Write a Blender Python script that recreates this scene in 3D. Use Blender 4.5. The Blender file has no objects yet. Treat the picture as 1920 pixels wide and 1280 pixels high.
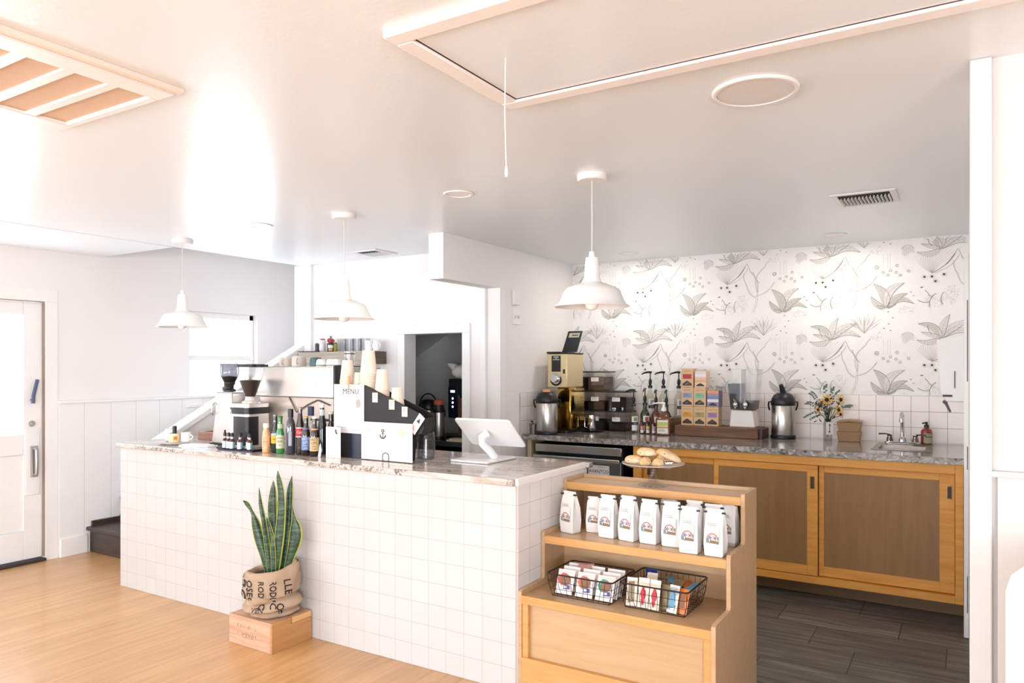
import bpy, bmesh, math, random
from mathutils import Matrix, Vector
random.seed(7)
SC = bpy.context.scene
COL = SC.collection

# ---------------------------------------------------------------- camera
cam_d = bpy.data.cameras.new('camera')
cam = bpy.data.objects.new('camera', cam_d)
COL.objects.link(cam)
cam.location = (0, 0, 1.446)
cam.rotation_euler = (math.radians(90), 0, math.radians(31.6))
cam_d.sensor_width = 36
cam_d.lens = 36 * 1385 / 1920
cam_d.shift_y = 47 / 1920
cam_d.clip_start = 0.05
cam_d.clip_end = 200
SC.camera = cam

# ---------------------------------------------------------------- view, sky, daylight
SC.view_settings.view_transform = 'Standard'
SC.view_settings.look = 'None'
SC.view_settings.gamma = 1
SC.view_settings.exposure = 0.45
SC.view_settings.use_curve_mapping = False
W = bpy.data.worlds.new('overcast_sky')
SC.world = W
W.use_nodes = True
wn = W.node_tree
bg = wn.nodes['Background']
bg.inputs[0].default_value = (0.93, 0.97, 1.0, 1)
bg.inputs[1].default_value = 1.6

def area(name, loc, rot, sx, sy, watts, color=(1, 1, 1)):
    d = bpy.data.lights.new(name, 'AREA')
    d.shape = 'RECTANGLE'; d.size = sx; d.size_y = sy; d.energy = watts; d.color = color
    o = bpy.data.objects.new(name, d); COL.objects.link(o)
    o.location = loc; o.rotation_euler = rot
    return o
# daylight at the shop windows and the door, plus added fill lamps
DAY = (0.83, 0.935, 1.06); CEIL_FILL = (0.83, 0.935, 1.06)   # skylight, and the added fill that lifts the ceiling
area('daylight_left', (-5.72, -2.6, 1.35), (0, math.radians(-90), 0), 1.5, 3.9, 14, DAY)
area('ceiling_fill_left', (-5.72, -2.6, 1.0), (0, math.radians(-130), 0), .9, 3.9, 150, CEIL_FILL)  # added lamp, tilted up to brighten the ceiling
area('daylight_rear', (-2.5, -6.4, 1.35), (math.radians(90), 0, 0), 5.6, 1.6, 18, DAY)
area('ceiling_fill_rear', (-2.5, -6.4, 1.0), (math.radians(125), 0, 0), 5.6, .9, 150, CEIL_FILL)  # second added lamp aimed up at the ceiling, from the rear
area('fill_right', (2.9, -3.6, 1.3), (0, math.radians(106), 0), 1.5, 3.6, 330, DAY)  # added fill lamp at a windowless wall, brightens the counter end
area('daylight_stair_window', (-5.74, 4.44, 1.53), (0, math.radians(-90), 0), .8, .72, 14, DAY)
area('daylight_shop_door', (-5.84, 2.40, 1.40), (0, math.radians(-100), 0), .8, .6, 8, DAY)

# ---------------------------------------------------------------- helpers
def lin(c):
    if isinstance(c, str):
        c = tuple(int(c[i:i+2], 16) / 255 for i in (0, 2, 4))
    return tuple(((x / 12.92) if x <= .04045 else ((x + .055) / 1.055) ** 2.4) for x in c)

class NT:
    def __init__(s, name):
        s.m = bpy.data.materials.new(name); s.m.use_nodes = True
        s.t = s.m.node_tree; s.p = s.t.nodes['Principled BSDF']; s.out = s.t.nodes['Material Output']
    def n(s, kind, **kw):
        x = s.t.nodes.new(kind)
        for k, v in kw.items():
            if k.startswith('i_'):
                k2 = k[2:]
                x.inputs[int(k2) if k2.isdigit() else k2].default_value = v
            else: setattr(x, k, v)
        return x
    def l(s, a, b): s.t.links.new(a, b)
    def math(s, op, a, b=None, c=None):
        x = s.n('ShaderNodeMath', operation=op)
        for i, q in enumerate((a, b, c)):
            if q is None: continue
            if isinstance(q, (int, float)): x.inputs[i].default_value = q
            else: s.l(q, x.inputs[i])
        return x.outputs[0]
    def mix(s, fac, a, b):
        x = s.n('ShaderNodeMix', data_type='RGBA')
        for sock, q in ((x.inputs[0], fac), (x.inputs[6], a), (x.inputs[7], b)):
            if isinstance(q, (int, float)): sock.default_value = q
            elif isinstance(q, tuple): sock.default_value = q + (1,) if len(q) == 3 else q
            else: s.l(q, sock)
        return x.outputs[2]
    def coords(s, scale=(1, 1, 1), rot=(0, 0, 0), world=False):
        if world: src = s.n('ShaderNodeNewGeometry').outputs['Position']
        else: src = s.n('ShaderNodeTexCoord').outputs['Object']
        mp = s.n('ShaderNodeMapping'); mp.inputs['Scale'].default_value = scale; mp.inputs['Rotation'].default_value = rot
        s.l(src, mp.inputs[0]); return mp.outputs[0]
    def noise(s, vec, scale, detail=3, rough=.55, dist=0):
        x = s.n('ShaderNodeTexNoise'); x.inputs['Scale'].default_value = scale; x.inputs['Detail'].default_value = detail
        x.inputs['Roughness'].default_value = rough; x.inputs['Distortion'].default_value = dist
        if vec is not None: s.l(vec, x.inputs['Vector'])
        return x.outputs['Fac']
    def ramp(s, fac, stops):
        x = s.n('ShaderNodeValToRGB'); e = x.color_ramp.elements
        while len(e) < len(stops): e.new(0.5)
        for el, (p, c) in zip(e, stops):
            el.position = p; el.color = tuple(c) + (1,)
        s.l(fac, x.inputs[0]); return x.outputs[0]
    def bump(s, h, strength=.2, dist=.01):
        x = s.n('ShaderNodeBump'); x.inputs['Strength'].default_value = strength; x.inputs['Distance'].default_value = dist
        s.l(h, x.inputs['Height']); s.l(x.outputs[0], s.p.inputs['Normal'])

_M = {}
def pm(name, col, rough=.5, metal=0, var=.04, scale=12, bump=0, coat=0, emit=0):
    """plain procedural material: base colour with slight noise variation"""
    if name in _M: return _M[name]
    t = NT(name); c = lin(col)
    f = t.noise(t.coords(), scale, 3)
    a = tuple(max(0, x * (1 - var)) for x in c); b = tuple(min(1, x * (1 + var)) for x in c)
    t.l(t.mix(f, a, b), t.p.inputs['Base Color'])
    t.p.inputs['Roughness'].default_value = rough; t.p.inputs['Metallic'].default_value = metal
    t.p.inputs['Coat Weight'].default_value = coat
    if emit:
        t.p.inputs['Emission Color'].default_value = c + (1,); t.p.inputs['Emission Strength'].default_value = emit
    if bump: t.bump(t.noise(t.coords(), scale * 6, 2), bump, .004)
    _M[name] = t.m; return t.m

def wood(name, c1, c2, axis=0, rough=.45, scale=1.0, coat=0, knots=.0, planks=None, contrast=(.3, .7)):
    if name in _M: return _M[name]
    t = NT(name)
    sc = [14 * scale] * 3; sc[axis] = 1.1 * scale
    v = t.coords(tuple(sc))
    f = t.noise(v, 2.2, 6, .62, .6)
    col = t.ramp(f, [(contrast[0], lin(c1)), (contrast[1], lin(c2))])
    big = t.noise(t.coords(), 2.2, 2)
    col = t.mix(t.math('MULTIPLY', big, .35), col, lin(c1))
    if planks:
        ax, width, seam = planks
        sep = t.n('ShaderNodeSeparateXYZ'); t.l(t.coords(), sep.inputs[0])
        u = t.math('DIVIDE', sep.outputs[ax], width)
        idx = t.math('FLOOR', u); fr = t.math('FRACT', u)
        wn_ = t.n('ShaderNodeTexWhiteNoise', noise_dimensions='1D'); t.l(idx, wn_.inputs['W'])
        col = t.mix(t.math('MULTIPLY', wn_.outputs['Value'], .30), col, tuple(x * .72 for x in lin(c1)))
        ed = t.math('MINIMUM', fr, t.math('SUBTRACT', 1, fr))
        s_ = t.math('LESS_THAN', ed, seam)
        col = t.mix(t.math('MULTIPLY', s_, .45), col, tuple(x * .35 for x in lin(c1)))
    t.l(col, t.p.inputs['Base Color'])
    t.p.inputs['Roughness'].default_value = rough; t.p.inputs['Coat Weight'].default_value = coat
    t.bump(f, .08, .004)
    _M[name] = t.m; return t.m

def tile(name, axes, origin, pitch, grout, c_tile, c_grout, rough=.25, rnd=.03):
    """square ceramic tile grid in object space on two axes"""
    t = NT(name)
    sep = t.n('ShaderNodeSeparateXYZ'); t.l(t.coords(), sep.inputs[0])
    masks = []; ids = []
    for ax, o in zip(axes, origin):
        u = t.math('DIVIDE', t.math('SUBTRACT', sep.outputs[ax], o), pitch)
        fr = t.math('FRACT', u); ids.append(t.math('FLOOR', u))
        ed = t.math('MINIMUM', fr, t.math('SUBTRACT', 1, fr))
        masks.append(t.math('LESS_THAN', ed, grout / pitch / 2))
    g = t.math('MAXIMUM', masks[0], masks[1])
    w_ = t.n('ShaderNodeTexWhiteNoise', noise_dimensions='2D')
    cb = t.n('ShaderNodeCombineXYZ'); t.l(ids[0], cb.inputs[0]); t.l(ids[1], cb.inputs[1]); t.l(cb.outputs[0], w_.inputs['Vector'])
    c = lin(c_tile); base = t.mix(w_.outputs['Value'], c, tuple(x * (1 - rnd) for x in c))
    t.l(t.mix(g, base, lin(c_grout)), t.p.inputs['Base Color'])
    t.l(t.math('ADD', t.math('MULTIPLY', g, .5), rough), t.p.inputs['Roughness'])
    h = t.math('SUBTRACT', t.math('MULTIPLY', t.noise(t.coords(), 9, 1), .3), g)
    t.bump(h, .25, .002)
    return t.m

def glass(name, tint=(1, 1, 1), gl=.12, rough=.02, dens=0.0):
    """thin pane / thin-walled vessel: transparent with a fresnel gloss"""
    if name in _M: return _M[name]
    t = NT(name); t.t.nodes.remove(t.p)
    tr = t.n('ShaderNodeBsdfTransparent'); tr.inputs[0].default_value = tuple(tint) + (1,)
    g = t.n('ShaderNodeBsdfGlossy'); g.inputs['Roughness'].default_value = rough
    fr = t.n('ShaderNodeLayerWeight'); fr.inputs['Blend'].default_value = .5
    mx = t.n('ShaderNodeMixShader')
    t.l(t.math('ADD', t.math('MULTIPLY', t.math('POWER', fr.outputs['Facing'], 3), .5), gl * .08), mx.inputs[0])
    t.l(tr.outputs[0], mx.inputs[1]); t.l(g.outputs[0], mx.inputs[2]); t.l(mx.outputs[0], t.out.inputs[0])
    _M[name] = t.m; return t.m

_TX = {}
def text_geo(txt, bold=0.0):
    key = (txt, bold)
    if key in _TX: return _TX[key]
    cu = bpy.data.curves.new('glyphs', 'FONT'); cu.body = txt; cu.size = 1; cu.resolution_u = 2; cu.offset = bold
    cu.align_x = 'CENTER'; cu.align_y = 'CENTER'
    o = bpy.data.objects.new('glyphs', cu); COL.objects.link(o)
    dg = bpy.context.evaluated_depsgraph_get(); dg.update()
    me = bpy.data.meshes.new_from_object(o.evaluated_get(dg))
    r = ([tuple(v.co) for v in me.vertices], [tuple(p.vertices) for p in me.polygons])
    bpy.data.objects.remove(o); bpy.data.meshes.remove(me); bpy.data.curves.remove(cu)
    _TX[key] = r; return r

class G:
    """mesh gatherer: many shapes become ONE mesh object"""
    def __init__(s): s.v = []; s.f = []; s.mi = []; s.T = Matrix()
    def add(s, vs, fs, m=0):
        b = len(s.v); T = s.T
        s.v += [tuple(T @ Vector(p)) for p in vs]
        for f in fs: s.f.append(tuple(b + i for i in f)); s.mi.append(m)
        return s
    def box(s, x0, x1, y0, y1, z0, z1, m=0):
        v = [(x0,y0,z0),(x1,y0,z0),(x1,y1,z0),(x0,y1,z0),(x0,y0,z1),(x1,y0,z1),(x1,y1,z1),(x0,y1,z1)]
        return s.add(v, [(0,3,2,1),(4,5,6,7),(0,1,5,4),(1,2,6,5),(2,3,7,6),(3,0,4,7)], m)
    def lathe(s, prof, n=24, m=0, c=(0, 0, 0), sx=1, sy=1):
        vs = []; fs = []; k = len(prof)
        for (r, z) in prof:
            for i in range(n):
                a = 2 * math.pi * i / n
                vs.append((c[0] + r * math.cos(a) * sx, c[1] + r * math.sin(a) * sy, c[2] + z))
        for j in range(k - 1):
            for i in range(n):
                i2 = (i + 1) % n
                fs.append((j*n+i, j*n+i2, (j+1)*n+i2, (j+1)*n+i))
        if prof[0][0] > 1e-5: fs.append(tuple(range(n - 1, -1, -1)))
        if prof[-1][0] > 1e-5: fs.append(tuple((k-1)*n + i for i in range(n)))
        return s.add(vs, fs, m)
    def shell(s, prof, n=24, m=0, c=(0, 0, 0)):
        """open lathe (no caps)"""
        vs = []; fs = []; k = len(prof)
        for (r, z) in prof:
            for i in range(n):
                a = 2 * math.pi * i / n; vs.append((c[0] + r * math.cos(a), c[1] + r * math.sin(a), c[2] + z))
        for j in range(k - 1):
            for i in range(n):
                i2 = (i + 1) % n; fs.append((j*n+i, j*n+i2, (j+1)*n+i2, (j+1)*n+i))
        return s.add(vs, fs, m)
    def cyl(s, c, r, h, m=0, n=24, r2=None, axis='z'):
        T0 = s.T
        R = {'z': Matrix(), 'x': Matrix.Rotation(math.pi/2, 4, 'Y'), 'y': Matrix.Rotation(-math.pi/2, 4, 'X')}[axis]
        s.T = T0 @ Matrix.Translation(c) @ R
        s.lathe([(r, 0), (r if r2 is None else r2, h)], n, m); s.T = T0; return s
    def tube(s, pts, r, n=8, m=0, closed=False, flat=None):
        pts = [Vector(p) for p in pts]; k = len(pts); vs = []; fs = []
        up = Vector((0, 0, 1)); prev = None
        for i, p in enumerate(pts):
            a = pts[(i - 1) % k] if (closed or i) else p; b = pts[(i + 1) % k] if (closed or i < k - 1) else p
            d = (b - a).normalized()
            if prev is None:
                nrm = d.cross(up) if abs(d.dot(up)) < .95 else d.cross(Vector((1, 0, 0)))
            else: nrm = prev - d * prev.dot(d)
            nrm.normalize(); prev = nrm; bn = d.cross(nrm)
            rr = r[i] if isinstance(r, (list, tuple)) else r
            for j in range(n):
                t = 2 * math.pi * j / n
                vs.append(tuple(p + nrm * math.cos(t) * rr + bn * math.sin(t) * rr * (flat or 1)))
        for i in range(k if closed else k - 1):
            i2 = (i + 1) % k
            for j in range(n):
                j2 = (j + 1) % n; fs.append((i*n+j, i*n+j2, i2*n+j2, i2*n+j))
        if not closed: fs.append(tuple(range(n - 1, -1, -1))); fs.append(tuple((k-1)*n+j for j in range(n)))
        return s.add(vs, fs, m)
    def prism(s, poly, a0, a1, axis='y', m=0):
        """poly of 2-D points extruded along an axis from a0 to a1"""
        def P(u, v, a): return {'y': (u, a, v), 'x': (a, u, v), 'z': (u, v, a)}[axis]
        n = len(poly); vs = [P(u, v, a0) for u, v in poly] + [P(u, v, a1) for u, v in poly]
        fs = [tuple(range(n)), tuple(range(2*n - 1, n - 1, -1))] + [(i, i + n, (i+1) % n + n, (i+1) % n) for i in range(n)]
        return s.add(vs, fs, m)
    def rbox(s, x0, x1, y0, y1, z0, z1, r, m=0, n=4):
        """box with rounded vertical edges"""
        pts = []
        for cx, cy, a0 in ((x1-r, y1-r, 0), (x0+r, y1-r, 90), (x0+r, y0+r, 180), (x1-r, y0+r, 270)):
            for i in range(n + 1):
                a = math.radians(a0 + 90 * i / n); pts.append((cx + r*math.cos(a), cy + r*math.sin(a)))
        return s.prism(pts, z0, z1, 'z', m)
    def text(s, txt, size, T, m=0, bold=0.0, sx=1.0):
        v, f = text_geo(txt, bold); T0 = s.T; s.T = T0 @ T @ Matrix.Diagonal((size * sx, size, size, 1))
        s.add(v, f, m); s.T = T0; return s
    def sphere(s, c, r, m=0, n=16, sz=1.0, sx=1, sy=1):
        k = max(6, n // 2)
        pr = [(r * math.sin(math.pi * i / k), -r * sz * math.cos(math.pi * i / k)) for i in range(k + 1)]
        pr[0] = (1e-4 * r, pr[0][1]); pr[-1] = (1e-4 * r, pr[-1][1])
        return s.lathe(pr, n, m, c, sx, sy)
    def build(s, name, mats, parent=None, loc=(0, 0, 0), rotz=0, bevel=0, smooth=38, subsurf=0, seg=2):
        me = bpy.data.meshes.new(name); me.from_pydata(s.v, [], s.f); 
        if not isinstance(mats, (list, tuple)): mats = [mats]
        for q in mats: me.materials.append(q)
        me.polygons.foreach_set('material_index', s.mi)
        bm = bmesh.new(); bm.from_mesh(me); bmesh.ops.recalc_face_normals(bm, faces=bm.faces); bm.to_mesh(me); bm.free()
        if smooth:
            me.polygons.foreach_set('use_smooth', [True] * len(me.polygons))
            me.set_sharp_from_angle(angle=math.radians(smooth))
        me.update()
        o = bpy.data.objects.new(name, me); COL.objects.link(o)
        o.location = loc; o.rotation_euler = (0, 0, rotz)
        if parent: o.parent = parent
        if bevel:
            md = o.modifiers.new('bevel', 'BEVEL'); md.width = bevel; md.segments = seg; md.limit_method = 'ANGLE'; md.angle_limit = math.radians(40)
        if subsurf:
            md = o.modifiers.new('sub', 'SUBSURF'); md.levels = subsurf; md.render_levels = subsurf
        return o

def thing(name, label, cat, loc=(0, 0, 0), rotz=0, group=None):
    o = bpy.data.objects.new(name, None); COL.objects.link(o); o.empty_display_size = .05
    o.location = loc; o.rotation_euler = (0, 0, rotz); return tag(o, label, cat, group)
def tag(o, label, cat, group=None, kind=None):
    o['label'] = label; o['category'] = cat
    if group: o['group'] = group
    if kind: o['kind'] = kind
    return o
def struct(o): o['kind'] = 'structure'; return o
def lab(o, label): o['label'] = label; return o
def dup(root, loc, label, rotz=None, group=None, scale=None):
    r = root.copy(); COL.objects.link(r); r.location = loc; r['label'] = label
    if rotz is not None: r.rotation_euler = (0, 0, rotz)
    if group: r['group'] = group
    if scale: r.scale = scale
    for ch in list(root.children):
        c = ch.copy(); COL.objects.link(c); c.parent = r
        for g in list(ch.children):
            d = g.copy(); COL.objects.link(d); d.parent = c
    return r
RX90 = Matrix.Rotation(math.pi / 2, 4, 'X')       # lays text up on a plane facing -Y
RXZ = Matrix.Rotation(math.pi / 2, 4, 'Z') @ RX90  # text on a plane facing +X
def TR(x, y, z): return Matrix.Translation((x, y, z))

# ---------------------------------------------------------------- materials of the room
def plaster(name, col, rough=.6, bump=.15, scale=60, spec=.5):
    t = NT(name); c = lin(col)
    t.l(t.mix(t.noise(t.coords(), 1.5, 3), c, tuple(x * .97 for x in c)), t.p.inputs['Base Color'])
    t.p.inputs['Roughness'].default_value = rough; t.p.inputs['Specular IOR Level'].default_value = spec
    t.bump(t.noise(t.coords(), scale, 4, .6), bump, .003); return t.m
M_wall = plaster('white_wall_paint', 'f4efec')
M_ceil = plaster('glossy_ceiling_paint', 'eff3f6', .28, .22, 45, .6)
M_trim = pm('white_trim_paint', 'f5f2ef', .4, var=.02)
M_dark = pm('closet_grey_paint', 'dcd9d3', .6, var=.06)
M_black = pm('black_plastic', '17171a', .4, var=.1)
M_steel = pm('brushed_steel', 'c2bfba', .28, 1, var=.05, scale=30)
M_chrome = pm('chrome', 'd8d8d8', .08, 1, var=.02)
M_white = pm('white_plastic', 'f2f0ee', .35, var=.02)
M_paper = pm('white_paper', 'efe9e6', .8, var=.02)
M_grey = pm('mid_grey_print', '9b9694', .8)
M_ink = pm('dark_print', '3c3a3a', .8)
M_pane = glass('window_glass', (1, 1, 1), .1)

# white painted boards with grooves (wainscot)
def boards(name, ax, width, col='f4f1ee'):
    t = NT(name); c = lin(col)
    sep = t.n('ShaderNodeSeparateXYZ'); t.l(t.coords(), sep.inputs[0])
    fr = t.math('FRACT', t.math('DIVIDE', sep.outputs[ax], width))
    g = t.math('LESS_THAN', fr, .02)
    t.l(t.mix(g, c, lin('d9d4cf')), t.p.inputs['Base Color']); t.p.inputs['Roughness'].default_value = .45
    t.bump(t.math('SUBTRACT', 1, g), .4, .003); return t.m
M_wains_y = boards('white_boards', 1, .21)
M_wains_x = boards('dimmed_white_boards', 0, .21, 'd6cfc9')
M_wall2 = plaster('dimmed_wall_paint', 'dbd6d2')  # wall, boards and trim darkened to offset strong light on near right wall
M_trim2 = pm('dimmed_trim_paint', 'dedbd9', .4, var=.02)

M_woodfloor = wood('oak_strip_floor', 'cb965f', 'e2b27e', axis=1, rough=.33, planks=(0, .083, .012), contrast=(.3, .65), coat=.15)
def kitchen_floor():
    t = NT('grey_wood_look_tile')
    sep = t.n('ShaderNodeSeparateXYZ'); t.l(t.coords(), sep.inputs[0])
    v = t.math('DIVIDE', t.math('SUBTRACT', sep.outputs[1], 3.787), .308); row = t.math('FLOOR', v); fv = t.math('FRACT', v)
    off = t.math('MULTIPLY', row, .36)
    u = t.math('ADD', t.math('DIVIDE', t.math('ADD', sep.outputs[0], .482), .62), off); fu = t.math('FRACT', u); cu = t.math('FLOOR', u)
    m1 = t.math('LESS_THAN', t.math('MINIMUM', fv, t.math('SUBTRACT', 1, fv)), .009)
    m2 = t.math('LESS_THAN', t.math('MINIMUM', fu, t.math('SUBTRACT', 1, fu)), .0045)
    g = t.math('MAXIMUM', m1, m2)
    f = t.noise(t.coords((1.3, 17, 1)), 1.6, 6, .6, .4)
    col = t.ramp(f, [(.3, lin('4c4947')), (.5, lin('716d68')), (.72, lin('989488'))])
    w_ = t.n('ShaderNodeTexWhiteNoise', noise_dimensions='2D'); cb = t.n('ShaderNodeCombineXYZ'); t.l(row, cb.inputs[0]); t.l(cu, cb.inputs[1]); t.l(cb.outputs[0], w_.inputs['Vector'])
    col = t.mix(t.math('MULTIPLY', w_.outputs['Value'], .4), col, lin('3d3a37'))
    t.l(t.mix(g, col, lin('2b2826')), t.p.inputs['Base Color']); t.p.inputs['Roughness'].default_value = .42
    t.bump(t.math('SUBTRACT', f, g), .15, .003); return t.m
M_kfloor = kitchen_floor()

def granite(name, light, mid, dark, patch):
    t = NT(name)
    f = t.noise(t.coords((1.2, 9, 9)), 3.0, 8, .65, .9)
    col = t.ramp(f, [(.32, lin(dark)), (.46, lin(mid)), (.62, lin(light))])
    sp = t.noise(t.coords(), 55, 6, .8, 1.2); big = t.noise(t.coords((1.4, 3, 3)), 2.3, 3, .6)
    m = t.math('MULTIPLY', t.math('GREATER_THAN', sp, .53), t.math('MULTIPLY', t.math('GREATER_THAN', big, .55), patch))
    col = t.mix(m, col, lin('3a3738'))
    sp2 = t.noise(t.coords(), 34, 4, .7, 2.0); col = t.mix(t.math('MULTIPLY', t.math('GREATER_THAN', sp2, .6), .18), col, lin('6d6764'))
    t.l(col, t.p.inputs['Base Color']); t.p.inputs['Roughness'].default_value = .12; t.p.inputs['Coat Weight'].default_value = .3
    return t.m
M_gran = granite('pale_granite', 'e0d6cd', 'c9bbb0', 'a4958b', .8)
M_gran2 = granite('grey_granite', 'b3aca5', '7d7772', '4e4a47', 1.0)
M_birch = wood('birch_plywood', 'bd966c', 'd0ae88', axis=0, rough=.35, scale=.8, contrast=(.25, .75), coat=.1)
M_birch_edge = wood('maple_edging', 'c98f4f', 'dfab70', axis=0, rough=.4, scale=1.2, contrast=(.25, .75))
M_cab = wood('honey_maple', 'dd9239', 'fcc064', axis=0, rough=.5, scale=1.0, contrast=(.25, .75))
M_panel = wood('plywood_panel', '8f6a42', 'ad8555', axis=2, rough=.5, scale=.7, contrast=(.2, .8))
M_stair = wood('dark_stained_wood', '2f2421', '54443d', axis=0, rough=.4, scale=1)
M_rustic = wood('rustic_plank', '51372a', '946a4c', axis=0, rough=.7, scale=1.2, contrast=(.25, .75))
# ================================================================ THE SETTING
CE = 2.32; CH = .945; BH = .93; YB = 5.72; XL = -5.86; XR = 0.0; YF = 2.80
def S(name, g, m, **k): return struct(g.build(name, m, **k))
# floors
S('floor', G().box(XL - .1, 3.1, -6.6, 2.92, -.1, 0).box(XL - .1, -4.75, 2.92, 6.3, -.1, 0), M_woodfloor)
S('floor_kitchen', G().box(-4.75, 3.1, 2.92, 6.3, -.1, -.001), M_kfloor)
# ceiling with a stairwell opening on the left
S('ceiling', G().box(-4.93, 3.1, -6.6, 6.3, CE, CE + .12).box(XL - .1, -4.93, -6.6, 3.29, CE - .005, CE + .12).box(XL - .1, -4.93, 3.29, 6.3, 3.5, 3.6), M_ceil)
S('trim_stairwell', G().box(-4.93, -4.9, 3.29, 6.2, CE + .12, 3.5).box(XL, -4.93, 3.26, 3.29, CE + .12, 3.5), M_wall)
# left wall: door opening, stair window, shop window outside the frame
DY0, DY1, DZ = 1.93, 2.87, 1.93
WY0, WY1, WZ0, WZ1 = 4.075, 4.813, 1.11, 1.94
g = G(); x0, x1 = XL - .14, XL
g.box(x0, x1, -6.6, -4.6, 0, CE); g.box(x0, x1, -4.6, -.6, 0, .6); g.box(x0, x1, -4.6, -.6, 2.1, CE)
g.box(x0, x1, -.6, DY0, 0, CE); g.box(x0, x1, DY0, DY1, DZ, CE)
g.box(x0, x1, DY1, WY0, 0, 3.5); g.box(x0, x1, WY0, WY1, 0, WZ0); g.box(x0, x1, WY0, WY1, WZ1, 3.5); g.box(x0, x1, WY1, 6.3, 0, 3.5)
g.box(x0, x1, DY0, DY1, CE, 3.5)
S('wall_left', g, M_wall)
S('trim_1', G().box(XL, XL + .014, DY1 + .095, 3.2, 0, 1.165).box(XL, XL + .014, 3.2, 6.2, 0, 1.165), M_wains_y)
S('trim_2', G().box(XL, XL + .03, DY1 + .09, 6.2, 1.165, 1.185), M_trim, bevel=.004)
S('baseboard_left', G().box(XL + .014, XL + .028, DY1 + .1, 3.17, 0, .14), M_trim, bevel=.003)
S('trim_3', G().box(XL, XL + .005, DY1 + .005, DY1 + .09, 0, DZ).box(XL, XL + .005, DY0 - .09, DY1 + .09, DZ + .0005, DZ + .09).box(XL, XL + .005, DY0 - .09, DY0 - .005, 0, DZ), M_trim, bevel=.001)
S('trim_16', G().box(XL - .03, XL + .001, DY1 - .004, DY1, .03, DZ - .008).box(XL - .03, XL + .001, DY0, DY1, DZ - .005, DZ), pm('tan_edge_strip', '9c8575', .7))  # thin tan strips along the gap at the door's edge and top
# rear wall with shop windows (behind the viewer)
g = G(); y0, y1 = -6.64, -6.5
for a, b in ((XL - .1, -5.2), (-2.7, -2.3), (.2, 3.1)): g.box(a, b, y0, y1, 0, CE)
for a, b in ((-5.2, -2.7), (-2.3, .2)): g.box(a, b, y0, y1, 0, .55); g.box(a, b, y0, y1, 2.15, CE)
S('wall_rear', g, M_wall)
def shop_window(name, a, b, z0, z1, pos, axis):
    r = struct(bpy.data.objects.new(name, None)); COL.objects.link(r); r.empty_display_size = .05
    fr = G(); t = .05
    for k in range(4):
        u = a + (b - a) * k / 3
        if axis == 'x': fr.box(max(a, u - t/2), min(b, u + t/2), pos - .03, pos + .03, z0, z1)
        else: fr.box(pos - .03, pos + .03, max(a, u - t/2), min(b, u + t/2), z0, z1)
    for z in (z0, z1 - t):
        if axis == 'x': fr.box(a, b, pos - .03, pos + .03, z, z + t)
        else: fr.box(pos - .03, pos + .03, a, b, z, z + t)
    fr.build('window_frame', M_trim, r)
    p = G()
    if axis == 'x': p.box(a, b, pos - .003, pos + .003, z0, z1)
    else: p.box(pos - .003, pos + .003, a, b, z0, z1)
    p.build('pane', M_pane, r)
shop_window('window_2', -5.2, -2.7, .55, 2.15, -6.57, 'x')
shop_window('window_3', -2.3, .2, .55, 2.15, -6.57, 'x')
shop_window('window_4', -4.6, -.6, .6, 2.1, XL - .07, 'y')
# right-hand shell
S('wall_right', G().box(3.0, 3.1, -6.6, 2.5, 0, CE), M_wall)
S('wall_front_right', G().box(.03, 3.1, 2.5, 2.62, 0, CE), M_wall2)
S('trim_4', G().box(.075, 3.0, 2.486, 2.5, 0, 1.135), M_wains_x)
S('trim_5', G().box(.06, 3.0, 2.475, 2.5, 1.135, 1.152), M_trim2, bevel=.004)
S('trim_6', G().box(.008, .062, 2.478, 2.64, 0, 2.3195), M_trim2, bevel=.004)
# kitchen right wall with an open door's hinge side and casing
S('wall_kitchen_right', G().box(XR + .012, XR + .12, 2.66, YB, 0, CE), M_wall)
S('trim_7', G().box(-.012, XR + .012, 4.62, 4.70, .0, 2.05), M_trim, bevel=.003)
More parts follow.
